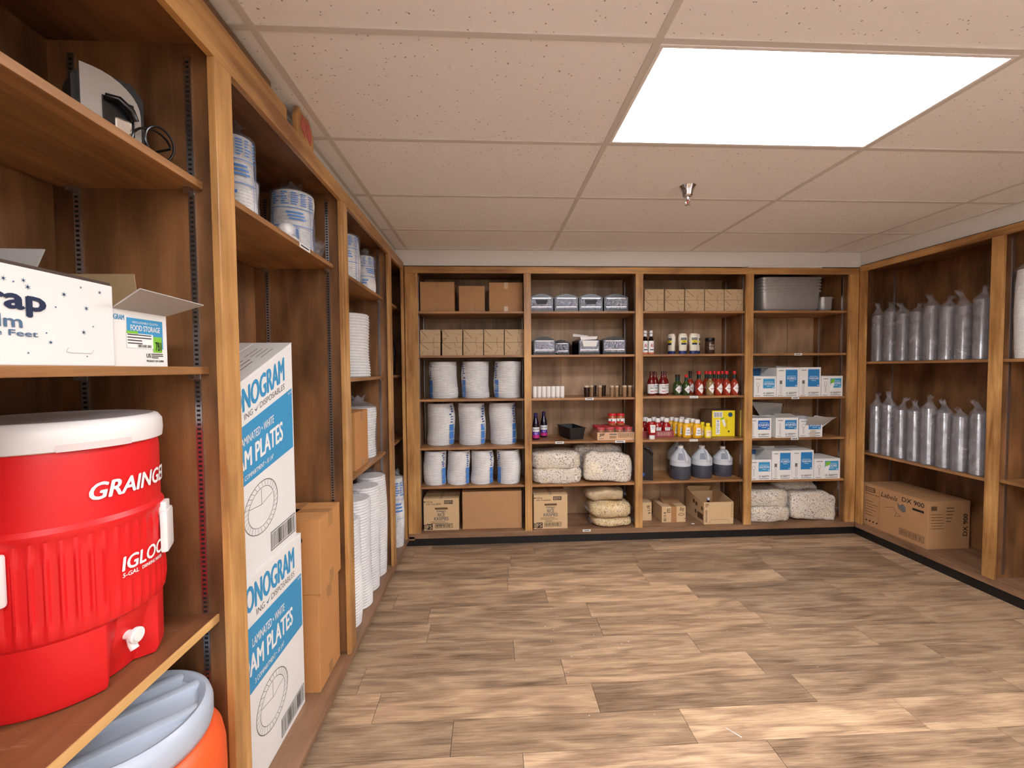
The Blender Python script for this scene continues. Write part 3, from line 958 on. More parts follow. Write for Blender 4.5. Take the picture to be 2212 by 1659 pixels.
# --- orange cooler below
c = thing('beverage_cooler', 'orange round cooler with grey lid on the bottom board under the red one', 'cooler', (-0.85, 1.0, 0.0865))
m = MB().lathe([(0.175, 0), (0.184, 0.006), (0.190, 0.20), (0.195, 0.44), (0.194, 0.50), (0.188, 0.535), (0.172, 0.560), (0.156, 0.572), (0.0, 0.572)], 72, cap=False)
m.build('body', ORANGE, c, smooth=True)
lid = MB().lathe([(0.156, 0.5725), (0.166, 0.576), (0.170, 0.590), (0.170, 0.622), (0.165, 0.638), (0.155, 0.645), (0.145, 0.640), (0.139, 0.628), (0.0, 0.622)], 72, cap=False)
lo = lid.build('lid', GREYLID, c, smooth=True, auto=60)
rb = MB()
for off_ in (-0.075, 0.02, 0.085):
    hl = math.sqrt(0.150 ** 2 - off_ ** 2)
    rb.box(-hl, off_ - 0.013, 0.616, hl, off_ + 0.013, 0.642, 0.007)
rb.xf(lambda x, y, z: (x * math.cos(0.75) - y * math.sin(0.75), x * math.sin(0.75) + y * math.cos(0.75), z))
rb.build('lid_ribs', GREYLID, lo, smooth=True)

# --- printed film box, open food-storage box and the carton behind them
zS = 1.537
w, d, h = 0.46, 0.15, 0.169
t = thing('film_box', 'white box of plastic wrap printed with blue stars', 'box', (-0.77 - d / 2, 0.922 - w / 2, zS), L90)
MB().box(-w / 2, -d / 2, 0, w / 2, d / 2, h - 0.006, 0.002).build('body', WHITEC, t)
MB().box(-w / 2 + 0.002, -d / 2 + 0.002, h - 0.006, w / 2 - 0.002, d / 2, h, 0.001).build('lid_edge', plain('dark_carton_edge', (72, 56, 46), 0.7), t)
x = w / 2
m = MB()
rs = random.Random(3)
for k in range(40):
    sx_, sz_ = rs.uniform(-w / 2 + 0.03, w / 2 - 0.008), rs.uniform(0.012, h - 0.02)
    if sx_ < 0.06 and 0.03 < sz_ < 0.125: continue
    s_ = rs.choice((0.0015, 0.003, 0.005, 0.006))
    if s_ < 0.002: disc_mb(sx_, sz_, s_, s_, 8, m)
    else:
        for q in range(3):
            a_ = q * PI / 3 + 0.5
            poly_mb([(sx_ + s_ * math.cos(a_), sz_ + s_ * math.sin(a_)), (sx_ - 0.16 * s_ * math.sin(a_), sz_ + 0.16 * s_ * math.cos(a_)), (sx_ - s_ * math.cos(a_), sz_ - s_ * math.sin(a_)), (sx_ + 0.16 * s_ * math.sin(a_), sz_ - 0.16 * s_ * math.cos(a_))], m)
pr(t, m, -d / 2 - 0.0008, SLATE, 'star_print')
pr(t, text_mb('Wrap', 0.094, 0.082, 0.044, 0.165, 0.045, align='r'), -d / 2 - 0.0012, NAVY, 'lettering')
pr(t, text_mb('Film', 0.056, 0.062, 0.020, 0.062, 0.03, align='r'), -d / 2 - 0.0012, SLATE, 'lettering')
pr(t, text_mb('Square Feet', 0.080, 0.045, 0.013, 0.125, 0.02, align='r'), -d / 2 - 0.0012, SLATE, 'lettering')
pr(t, stroke_mb([(0.132, 0.033), (0.128, 0.026), (0.136, 0.024), (0.178, 0.024), (0.182, 0.031)], 0.0008), -d / 2 - 0.0012, GREYC, 'thumb_notch')

w, d, h = 0.146, 0.24, 0.122
t = thing('food_storage_box', 'small white open box with blue panel and green price sticker', 'box', (-0.775 - d / 2, 0.926 + w / 2, zS), L90)
m = MB()
m.box(-w / 2, -d / 2, 0, w / 2, -d / 2 + 0.003, h); m.box(-w / 2, d / 2 - 0.003, 0, w / 2, d / 2, h)
m.box(-w / 2, -d / 2 + 0.003, 0, -w / 2 + 0.003, d / 2 - 0.003, h); m.box(w / 2 - 0.003, -d / 2 + 0.003, 0, w / 2, d / 2 - 0.003, h)
m.box(-w / 2 + 0.003, -d / 2 + 0.003, 0, w / 2 - 0.003, d / 2 - 0.003, 0.004)
m.build('body', WHITEC, t)
def slab(a, b, cc, dd, th=0.0025):
    """thick sheet through four corner points"""
    A, B, C_, D = map(Vector, (a, b, cc, dd)); n = (B - A).cross(D - A).normalized() * th
    m = MB(); i = 0
    m.v = [tuple(p) for p in (A, B, C_, D, A + n, B + n, C_ + n, D + n)]
    m.f = [(0, 3, 2, 1), (4, 5, 6, 7), (0, 1, 5, 4), (1, 2, 6, 5), (2, 3, 7, 6), (3, 0, 4, 7)]
    return m
slab((-w / 2, -d / 2, h), (w / 2, -d / 2, h), (w / 2 + 0.028, -d / 2 - 0.070, h + 0.030), (-w / 2 - 0.018, -d / 2 - 0.070, h + 0.035)).build('flap', GREYC, t)
slab((w / 2, -d / 2 + 0.06, h), (w / 2, d / 2, h), (w / 2 + 0.006, d / 2 + 0.012, h + 0.100), (w / 2 + 0.006, -d / 2 + 0.075, h + 0.100)).build('flap', TANC, t)
yf = -d / 2 - 0.0006
pr(t, rect_mb(-0.040, 0.040, 0.060, 0.105), yf, SKY, 'blue_panel')
pr(t, text_mb('FOOD STORAGE', 0.010, 0.078, 0.012, 0.082, 0.01, align='c'), yf - 0.0005, WHITEI, 'lettering')
pr(t, text_mb('RECLOSABLE CLOTH', 0.010, 0.094, 0.0045, 0.07, 0.0, align='c'), yf - 0.0005, WHITEI, 'lettering')
pr(t, text_mb('MONOGRAM', -0.046, 0.098, 0.011, 0.055, 0.01, align='r'), yf, SKY, 'lettering')
pr(t, rect_mb(-0.042, 0.040, 0.030, 0.072), yf - 0.0005, WHITEI, 'sticker')
pr(t, lines_mb(-0.040, 0.070, 0.066, 4, 0.0062, 0.0022), yf - 0.001, INK, 'sticker_print')
pr(t, barcode_mb(-0.014, 0.042, 0.026, 0.048, n=14), yf - 0.001, INK, 'barcode')
pr(t, rect_mb(0.030, 0.032, 0.056, 0.068), yf - 0.0005, GREENI, 'price_sticker')
pr(t, rect_mb(-0.042, 0.071, -0.012, 0.077), yf - 0.0006, GREENI, 'price_sticker')
pr(t, text_mb('7B1', 0.036, 0.036, 0.020, 0.017, 0.01), yf - 0.001, INK, 'lettering')
pr(t, text_mb('US', 0.010, 0.020, 0.009, 0.012, 0.02), yf, INK, 'lettering')
pr(t, lines_mb(0.024, 0.029, 0.036, 3, 0.004, 0.002), yf, INK, 'fine_print')
pr(t, text_mb('PRODUCT OF CHINA', 0.010, 0.010, 0.0045, 0.05, 0.01), yf, INK, 'lettering')

w, d, h = 0.44, 0.195, 0.15
t = thing('carton', 'white carton with a raised grey flap behind the wrap box', 'box', (-0.925 - d / 2, 0.912 - w / 2, zS), L90)
m = MB()
m.box(-w / 2, -d / 2, 0, w / 2, -d / 2 + 0.004, h); m.box(-w / 2, d / 2 - 0.004, 0, w / 2, d / 2, h)
m.box(-w / 2, -d / 2 + 0.004, 0, -w / 2 + 0.004, d / 2 - 0.004, h); m.box(w / 2 - 0.004, -d / 2 + 0.004, 0, w / 2, d / 2 - 0.004, h)
m.box(-w / 2 + 0.004, -d / 2 + 0.004, 0, w / 2 - 0.004, d / 2 - 0.004, 0.004)
m.build('body', WHITEC, t)
slab((w / 2 - 0.004, -d / 2, h), (w / 2 - 0.004, d / 2, h), (w / 2, d / 2, h + 0.088), (w / 2, -d / 2 - 0.036, h + 0.085), 0.003).build('flap', GREYC, t)

# --- kitchen appliance on the top shelf of the near bay
t = thing('coffee_maker', 'black kitchen appliance with curved silver front and looped cord on top shelf', 'appliance', (-0.905, 1.09, 2.0322), math.radians(52))
t.scale = (0.85, 0.85, 0.85)
bp_ = [(-0.075, 0), (0.075, 0), (0.075, 0.19), (0.05, 0.225), (-0.05, 0.225), (-0.075, 0.19)]
MB().prism(bp_, -0.02, 0.075).build('body', BLACKM, t)
# silver arched front with recess
arc = [(0.062, 0.0)] + [(0.062 - 0.10 * (1 - math.cos(k * PI / 16)) , 0.13 + 0.09 * math.sin(k * PI / 16)) for k in range(0, 9)] + [(-0.062, 0.22), (-0.062, 0.0)]
MB().prism(arc, -0.045, -0.02).build('front_panel', plain('satin_silver', (176, 172, 168), 0.34, metal=0.85), t)
MB().box(-0.02, -0.0475, 0.0, 0.047, -0.044, 0.155, 0.002).build('recess', BLACKP, t)
MB().box(0.004, -0.052, 0.0, 0.040, -0.047, 0.105, 0.004).build('reservoir', plain('polished_silver', (226, 222, 214), 0.2, metal=0.9), t)
hd = MB().tube([(-0.012, -0.052, 0.150), (0.012, -0.066, 0.148), (0.036, -0.068, 0.128), (0.046, -0.058, 0.108)], 0.009, 10)
hd.build('handle', BLACKP, t, smooth=True)
cd = []
for k in range(46):
    a_ = k / 45 * PI * 3.4
    cd.append((0.072 + 0.045 * math.cos(a_) * (1 - k * 0.004) + k * 0.0005, -0.085 + 0.022 * math.sin(a_ * 0.5), 0.052 + 0.045 * math.sin(a_)))
MB().tube([(0.06, -0.02, 0.012), (0.09, -0.06, 0.04)] + cd, 0.0032, 8).build('power_cord', BLACKP, t, smooth=True)

# --- bay two: white plate cartons
def plate_carton(label, z0, h, y0, y1, xfront, wedge):
    w = y1 - y0; d = 0.30
    t = thing('plate_carton', label, 'box', (xfront - d / 2, (y0 + y1) / 2, z0), L90, 'white plate cartons')
    H = 0.745
    def xf(x, y, z):
        if wedge: return (x, y, z * (0.81 - 0.41 * (w / 2 - x)) / H)
        return (x, y, z * h / H)
    yf = -d / 2 - 0.0008
    m = MB().box(-w / 2, -d / 2, 0, w / 2, d / 2, H - 0.004, 0.004).xf(xf); m.build('body', WHITEC, t)
    for s in (-1, 1):
        q = (-d / 2, -0.0015) if s < 0 else (0.0015, d / 2)
        MB().box(-w / 2, q[0], H - 0.004, w / 2, q[1], H, 0.0012).xf(xf).build('flap', WHITEC, t)
    e = w / 2
    def P_(mb, mat, name, dy=0.0):
        pr(t, mb, yf - dy, mat, name, xf)
    # horizontally subdivided so the print follows the slanted box
    P_(rect_mb(-e + 0.004, H - 0.395, e - 0.012, H - 0.170, nx=6), SKY, 'blue_panel')
    P_(text_mb('MONOGRAM', e - 0.073, H - 0.118, 0.086, 0.40, 0.035, align='r'), SKY, 'lettering')
    P_(text_mb('DISPOSABLES', e - 0.073, H - 0.152, 0.022, 0.185, -0.004, align='r'), INKG, 'lettering')
    P_(text_mb('ING', e - 0.305, H - 0.152, 0.022, 0.052, -0.004, align='r'), INKG, 'lettering')
    P_(poly_mb([(e - 0.295, H - 0.140), (e - 0.283, H - 0.152), (e - 0.265, H - 0.130), (e - 0.283, H - 0.144)]), SLATE, 'leaf_mark')
    P_(text_mb('LAMINATED • WHITE', e - 0.165, H - 0.245, 0.030, 0.225, 0.01, align='r'), WHITEI, 'lettering', 0.0006)
    P_(text_mb('FOAM PLATES', e - 0.10, H - 0.335, 0.070, 0.385, 0.03, align='r'), WHITEI, 'lettering', 0.0006)
    P_(text_mb('3 COMPARTMENT • 10 1/4"', e - 0.175, H - 0.378, 0.018, 0.205, 0.005, align='r'), WHITEI, 'lettering', 0.0006)
    P_(text_mb('PLATOS', e - 0.016, H - 0.186, 0.009, 0.03, 0.0, align='r'), WHITEI, 'lettering', 0.0006)
    m = ring_mb(e - 0.265, H - 0.525, 0.115, 0.098, 0.003, 40)
    ring_mb(e - 0.265, H - 0.525, 0.088, 0.074, 0.002, 36, m)
    for k in range(30):
        a_ = 2 * PI * k / 30
        stroke_mb([(e - 0.265 + 0.09 * math.cos(a_), H - 0.525 + 0.076 * math.sin(a_)), (e - 0.265 + 0.112 * math.cos(a_ + 0.08), H - 0.525 + 0.095 * math.sin(a_ + 0.08))], 0.0014, m)
    stroke_mb([(e - 0.345, H - 0.50), (e - 0.265, H - 0.515), (e - 0.19, H - 0.50)], 0.002, m)
    stroke_mb([(e - 0.265, H - 0.515), (e - 0.265, H - 0.455)], 0.002, m)
    P_(m, INKG, 'plate_drawing')
    P_(barcode_mb(e - 0.210, H - 0.722, e - 0.012, H - 0.650, seed=4, n=22, frame=0.003), INK, 'barcode')
    # small print on the top flap
    m = MB()
    for k in range(0, 7, 2):
        m.quad((e - 0.30 + 0.0, -d / 2 + 0.05 + k * 0.010, 0), (e - 0.20 + 0.01 * (k % 3), -d / 2 + 0.05 + k * 0.010, 0), (e - 0.20 + 0.01 * (k % 3), -d / 2 + 0.054 + k * 0.010, 0), (e - 0.30, -d / 2 + 0.054 + k * 0.010, 0))
        m.quad((e - 0.16, -d / 2 + 0.04 + k * 0.010, 0), (e - 0.07 + 0.01 * (k % 2), -d / 2 + 0.04 + k * 0.010, 0), (e - 0.07 + 0.01 * (k % 2), -d / 2 + 0.043 + k * 0.010, 0), (e - 0.16, -d / 2 + 0.043 + k * 0.010, 0))
    m.xf(lambda x, y, z: xf(x, y, H + 0.0006)).build('fine_print', INKG, t)
plate_carton('white foam plate carton at the bottom of the stack beside the orange cooler', 0.086, 0.745, 1.315, 1.852, -0.815, False)
plate_carton('white foam plate carton with slanted top, stacked on its twin', 0.831, 0.745, 1.30, 1.822, -0.82, True)

# --- bay two: two plain brown cartons
t = carton('carton', 'large plain brown carton standing on the bottom board beside the white plate cartons', 'box', (-0.768 - 0.165, 1.90 + 0.125, 0.086), 0.25, 0.33, 0.444, KRAFTO, L90, 'brown cartons in the second left bay')
t2 = carton('carton', 'plain brown carton with small shipping label, stacked on a larger brown carton', 'box', (-0.755 - 0.165, 1.90 + 0.125, 0.531), 0.25, 0.33, 0.338, KRAFTO, L90, 'brown cartons in the second left bay')
for q, hh in ((t, 0.444), (t2, 0.338)):
    front_tape(q, 0.25, 0.33, hh, 0.05, 0.07)
m = MB().box(-0.1262, -0.075, 0.06, -0.1252, -0.045, 0.19); m.build('shipping_label', WHITEC, t2)
m = MB()
for k in range(3):
    m.box(-0.1268, -0.070 + 0.006 * (k % 2), 0.075 + k * 0.037, -0.1262, -0.052, 0.100 + k * 0.035)
m.build('label_print', INKG, t2)
ring_mb(-0.075, 0.245, 0.014, 0.014, 0.006, 16).xf(lambda x, y, z: (-0.1256, x, z)).build('round_mark', INK, t2)
rect_mb(-0.085, 0.20, -0.065, 0.215).xf(lambda x, y, z: (-0.1256, x, z)).build('orange_mark', plain('orange_ink', (210, 110, 50), 0.6), t2)

# --- bay two, top shelf: sleeves of foam cups
def cup_sleeve(label, loc, r, h, seed, printed=True, group='bagged foam cups on the left top shelves', rotz=0.0, plates=False, tip=0.05, pa=(-100, 10), tipx=0.0, tipy=0.0):
    t = thing('cup_sleeve', label, 'cup sleeve', loc, rotz, group)
    plate_stack_mb(r * 0.96, h, max(8, int(h / 0.012)), 0.004, 28, seed).build('cup_stack', FOAM, t, smooth=True, auto=35)
    wrap_mb(r, h + 0.002, tip, seed=seed, amp=0.004, tipx=tipx, tipy=tipy).build('bag', FILM, t, smooth=True, auto=180)
    if printed:
        rs = random.Random(seed); q = r + 0.0035
        m = MB(); a0_, a1_ = pa
        # block of small script lines, framed panel and upright rules
        for k in range(6):
            for s_ in range(5):
                aa0 = a0_ + (a1_ - a0_) * (s_ + 0.1) / 5; aa1 = aa0 + (a1_ - a0_) / 5 * rs.uniform(0.4, 0.85)
                z = h * (0.93 - 0.035 * k)
                m.patch(q, aa0, aa1, z, z + h * 0.016, 3)
        for z in (0.70, 0.42):
            m.patch(q, a0_, a1_ - 8, h * z, h * z + 0.003, 8)
        for k in range(3):
            aa0 = a0_ + (a1_ - a0_) * (0.32 + 0.03 * k)
            m.patch(q, aa0, aa0 + (a1_ - a0_) * 0.36, h * (0.62 - 0.05 * k), h * (0.645 - 0.05 * k), 4)
        for a_ in (a1_ - 18, a1_ - 6):
            m.patch(q, a_, a_ + 1.6, h * 0.04, h * 0.74, 2)
        m.patch(q, a0_, a0_ + 2, h * 0.42, h * 0.70, 2)
        for k in range(2):
            aa0 = a0_ + 22
            m.patch(q, aa0, aa0 + 30 - 8 * k, h * (0.30 - 0.07 * k), h * (0.335 - 0.07 * k), 4)
        m.build('blue_print', PRINTB, t)
    return t
S2 = 2.045
cup_sleeve('tall blue printed foam cup bag leaning at the near end of the top shelf', (-0.885, 1.575, S2), 0.062, 0.285, 1, pa=(-110, 10), tip=0.055)
cup_sleeve('plain white cup bag standing behind two printed bags on the top shelf', (-1.00, 1.785, S2), 0.078, 0.235, 2, printed=False, tip=0.03)
cup_sleeve('fat blue printed foam cup bag at the far end of its top shelf', (-0.895, 2.03, S2), 0.092, 0.275, 3, pa=(-120, 0), tip=0.045)
# a small packet lying in front
t = thing('cup_packet', 'small white and blue packet lying at the front of the top shelf', 'packet', (-0.815, 1.83, S2), 0.2, 'bagged foam cups on the left top shelves')
pillow_mb(0.07, 0.22, 0.075, 4, wr=0.006).build('packet', FOAMW, t, smooth=True, auto=180)
mm_ = MB()
for k in range(5):
    mm_.quad((0.0365, -0.09 + k * 0.004, 0.018 + k * 0.009), (0.0365, -0.02, 0.018 + k * 0.009), (0.0365, -0.02, 0.023 + k * 0.009), (0.0365, -0.09 + k * 0.004, 0.023 + k * 0.009))
mm_.build('blue_print', PRINTB, t)
t = tag(tuft_mb(0.085, 0.10, 5).build('crumpled_film', FILMG, smooth=True, auto=180), 'crumpled clear film at the far end of the second left top shelf', 'plastic film')
t.location = (-0.82, 2.13, S2); t.rotation_euler = (0, 0, 1.0)

# --- bay three
S3 = 2.045
cup_sleeve('blue printed foam cup bag in the third left bay, half hidden by a post', (-0.885, 2.68, S3), 0.098, 0.29, 6, pa=(-130, -10), tip=0.04)
cup_sleeve('slim blue printed cup bag leaning at the far end of the third bay', (-0.84, 2.97, S3), 0.068, 0.24, 7, pa=(-110, 20), tip=0.05)
t = thing('plate_stack', 'tall stack of white plates alone on the third bay middle shelf', 'plate stack', (-0.92, 2.82, 1.48), 0.4, 'plate stacks on the left wall')
plate_stack_mb(0.14, 0.40, 22, 0.006, 40, 2, 0.955).build('plates', FOAM, t, smooth=True, auto=35)
wrap_mb(0.1425, 0.402, 0.012, seed=9, amp=0.002).build('wrap', FILMT, t, smooth=True, auto=180)
t = carton('carton', 'brown carton on the third bay shelf above the foam plate columns', 'box', (-0.79 - 0.13, 2.66, 0.93), 0.26, 0.26, 0.345, KRAFTO, L90)
front_tape(t, 0.26, 0.26, 0.345, 0.035, 0.06)
t = thing('plate_sleeve', 'bagged stack of white plates beside the brown carton on the left wall', 'plate stack', (-0.89, 2.96, 0.93), 0.3, 'plate stacks on the left wall')
plate_stack_mb(0.105, 0.34, 20, 0.006, 36, 3, 0.95).build('plates', FOAM, t, smooth=True, auto=35)
wrap_mb(0.110, 0.345, 0.07, seed=4, amp=0.006, tipx=-0.02).build('bag', FILM, t, smooth=True, auto=180)
# columns of foam plates on the bottom board
fn_ = ['nearest', 'second nearest', 'third nearest', 'farthest']
for k, (y, h) in enumerate(((2.42, 0.60), (2.625, 0.66), (2.83, 0.68), (3.03, 0.70))):
    t = thing('plate_column', 'tall column of white foam plates on the bottom board, %s of the front row' % fn_[k], 'plate stack', (-0.84, y, 0.086), 0.3 * k, 'foam plate columns in the third left bay')
    plate_stack_mb(0.099, h, int(h / 0.017), 0.008, 36, k * 1.7, 0.945).build('plates', FOAM, t, smooth=True, auto=35)
    wrap_mb(0.1005, h, 0.045, seed=20 + k, amp=0.0015).build('bag', FILMT, t, smooth=True, auto=180)
for k, y in enumerate((2.42, 2.65, 2.88)):
    t = thing('plate_column', 'white foam plate column in the back row, %s the room' % ['nearest to the camera side of', 'middle one seen from', 'farthest from the camera side of'][k], 'plate stack', (-1.035, y, 0.086), 0.5 * k, 'foam plate columns in the third left bay')
    plate_stack_mb(0.095, 0.66, 44, 0.006, 30, k + 5.0).build('plates', FOAM, t, smooth=True, auto=35)
t = thing('plate_sleeve', 'sleeve of white plates lying across the top of the back row columns', 'plate stack', (-1.03, 2.33, 0.749), 0, 'foam plate columns in the third left bay')
plate_stack_mb(0.075, 0.60, 36, 0.004, 30, 1.0, 0.93).xf(lambda x, y, z: (x, z, y + 0.077)).build('plates', FOAM, t, smooth=True, auto=35)

# --- bay four (narrow corner bay)
cup_sleeve('blue printed cup bag on the top shelf of the corner bay', (-0.86, 3.40, 2.055), 0.062, 0.24, 11, pa=(-150, -20), tip=0.05)
t = thing('black_bag', 'black plastic bag slumped on the corner bay middle shelf', 'bag', (-0.885, 3.62, 1.48), 0.1)
pillow_mb(0.19, 0.34, 0.33, 8, wr=0.016, p=3.0).build('bag', plain('glossy_black_bag', (22, 22, 24), 0.22, var=0.2, bump=0.6, bscale=35), t, smooth=True, auto=180)
cup_sleeve('blue and white cup sleeve standing on the bottom board of the corner bay', (-0.772, 3.50, 0.0865), 0.060, 0.56, 12, pa=(-150, 10), tip=0.06, group='tall cup sleeve in the corner')
t = tag(tuft_mb(0.10, 0.12, 9).build('crumpled_film', FILMG, smooth=True, auto=180), 'crumpled clear film on the corner bay lower shelf', 'plastic film')
t.location = (-0.84, 3.42, 0.93); t.rotation_euler = (0, 0, 0.8)

# --- loose trim boards and scrap above the left rail
tag(MB().box(-0.740, 0.24, 2.4205, -0.724, 1.62, 2.474, 0.002).build('trim_board', FACE['y']), 'long brown wooden trim board lying on the left top rail, front one', 'board', 'loose trim boards')
tag(MB().box(-0.786, 0.24, 2.4205, -0.748, 1.56, 2.526, 0.002).build('trim_board', wood('dull_trim', (104, 76, 52), (138, 104, 74), 'y')), 'longer dull brown trim board standing behind the front trim board', 'board', 'loose trim boards')
t = thing('scrap_wood', 'torn plywood scrap with red patch standing on the left top rail', 'wood scrap', (-0.727, 1.765, 2.4205))
MB().prism([(-0.075, 0), (0.075, 0), (0.078, 0.06), (0.06, 0.085), (0.03, 0.108), (-0.02, 0.100), (-0.06, 0.112), (-0.078, 0.07)], -0.008, 0.008, 'yz').build('plywood', FACE['z'], t)
rm = MB()
for q in ([(-0.03, 0.095), (-0.045, 0.05), (-0.01, 0.02), (0.0, 0.06)], [(0.0, 0.095), (0.01, 0.03), (0.045, 0.015), (0.05, 0.06), (0.03, 0.09)]):
    rm.prism(q, 0.0082, 0.011, 'yz')
rm.build('red_patch', plain('faded_red_insulation', (196, 104, 92), 0.9, var=0.3, scale=60, bump=0.8, bscale=90), t)

# ================================================================== BACK WALL, first bay
def sides(k, n):
    return ['leftmost', 'middle', 'rightmost'][k] if n == 3 else ['leftmost', 'second from the left', 'third from the left', 'rightmost'][k]

for k, (x0, x1, h, tp) in enumerate(((-0.597, -0.302, 0.262, TAPE), (-0.263, -0.038, 0.228, TAPE), (-0.001, 0.294, 0.258, TAPEC))):
    t = carton('carton', 'plain brown carton, %s of three under the back rail' % sides(k, 3), 'box', ((x0 + x1) / 2, 3.76 + 0.14, 2.02), x1 - x0, 0.28, h, KRAFT, group='brown cartons on the back top shelf', tape=None)
    front_tape(t, x1 - x0, 0.28, h, 0.035, 0.055, tp)

ROWN = ['top', 'bottom']
def small_boxes(xs_, z0, hs, where, group):
    first = None
    for r in range(2):
        for k, (x0, x1) in enumerate(xs_):
            w = 0.1725
            lab = 'small tan wrapped box, %s in the %s row %s' % (['leftmost', 'second from left', 'centre', 'second from right', 'rightmost'][k], ['bottom', 'top'][r], where)
            loc = ((x0 + x1) / 2 + (0.002 if r else 0), 3.73 + 0.14 + 0.003 * ((k * 3 + r) % 3), z0 + r * hs)
            if first is None or k in (1,) and r == 0:
                pass
            t = thing('small_box', lab, 'box', loc, 0, group)
            key = 'smallbox%.3f' % hs
            if key not in CACHE:
                m = MB().box(-w / 2, -0.14, 0, w / 2, 0.14, hs - 0.0015, 0.003)
                CACHE[key] = m.build('body', KRAFTT, t).data
            else:
                o = bpy.data.objects.new('body', CACHE[key]); COL.objects.link(o); o.parent = t
            rs = random.Random(k * 2 + r * 11)
            m = MB(); tt = 0.0035
            H = hs
            stroke_mb([(-w * 0.46, H * 0.94), (-w * 0.46 + rs.uniform(0.04, 0.07), H * rs.uniform(0.3, 0.5))], tt, m)
            stroke_mb([(w * rs.uniform(0.1, 0.3), H * 0.98), (w * 0.2, H * 0.6)], tt * 0.8, m) if rs.random() < 0.6 else None
            stroke_mb([(w * rs.uniform(0.05, 0.3), H * 0.03), (w * 0.18, H * 0.42)], tt * 0.8, m)
            stroke_mb([(w * 0.30, H * 0.62), (w * 0.46, H * 0.62)], tt * 0.7, m)
            if rs.random() < 0.6: stroke_mb([(-w * 0.46, H * 0.08), (-w * 0.30, H * 0.35)], tt * 0.7, m)
            if rs.random() < 0.5: stroke_mb([(-w * 0.47, H * 0.3), (-w * 0.28, H * 0.3)], tt * 0.7, m)
            pr(t, m, -0.1408, INKB, 'box_marks')
            pr(t, rect_mb(-w * 0.485, 0.004, -w * 0.47, H * 0.96, MB()), -0.1408, KRAFTL, 'edge_mark')
CACHE = {}
small_boxes([(-0.602, -0.426), (-0.412, -0.237), (-0.229, -0.056), (-0.050, 0.123), (0.130, 0.302)], 1.643, 0.113, 'below the three brown cartons', 'small tan boxes in the first back bay')

def plate_pack(label, x0, x1, y, z, h, side, seed, group):
    r = (x1 - x0) / 2
    t = thing('plate_stack', label, 'plate stack', ((x0 + x1) / 2, y, z), 0, group)
    plate_stack_mb(r * 0.985, h, int(h / 0.0135), 0.016, 40, seed).build('plates', FOAM, t, smooth=True, auto=35)
    wrap_mb(r * 0.995, h, 0.008, seed=seed + 30, amp=0.0012).build('wrap', FILMT, t, smooth=True, auto=180)
    a0_, a1_ = (-158, -132) if side < 0 else (-48, -22)
    q = r + 0.003
    m = MB()
    for z0_, z1_ in ((0.03, 0.14), (0.155, 0.33), (0.345, 0.50)):
        m.patch(q, a0_, a1_, h * z0_, h * z1_, 6)
    m.build('blue_band', PRINTB, t)
    m = MB(); rs = random.Random(seed)
    for k in range(7):
        a_ = a0_ + (a1_ - a0_) * rs.uniform(0, 0.4)
        m.patch(q, a_, a_ + (a1_ - a0_) * rs.uniform(0.3, 0.6), h * (0.54 + k * 0.062), h * (0.575 + k * 0.062), 4)
    m.build('blue_lettering', PRINTD, t)
gp = 'bagged foam plate stacks in the first back bay'
for k, (x0, x1, y) in enumerate(((-0.561, -0.300, 3.90), (-0.263, -0.006, 3.89), (0.036, 0.292, 3.88))):
    plate_pack('wrapped white plate stack with blue band at left, %s on the upper plate shelf' % sides(k, 3), x0 * 0.975, x1 * 0.975, y, 1.266, 0.325, -1, k + 1, gp)
for k, (x0, x1) in enumerate(((-0.573, -0.325), (-0.290, -0.045), (-0.008, 0.236))):
    plate_pack('wrapped white plate stack with blue band at right, %s on the middle plate shelf' % sides(k, 3), x0, x1, 3.905, 0.847, 0.372, 1, k + 5, gp)
for k, (x0, x1, s) in enumerate(((-0.597, -0.396, 1), (-0.388, -0.187, 1), (-0.178, 0.023, 1), (0.055, 0.266, -1))):
    plate_pack('smaller wrapped white plate stack, %s on the lowest plate shelf' % sides(k, 4), x0, x1, 3.82, 0.51, 0.295, s, k + 9, gp)

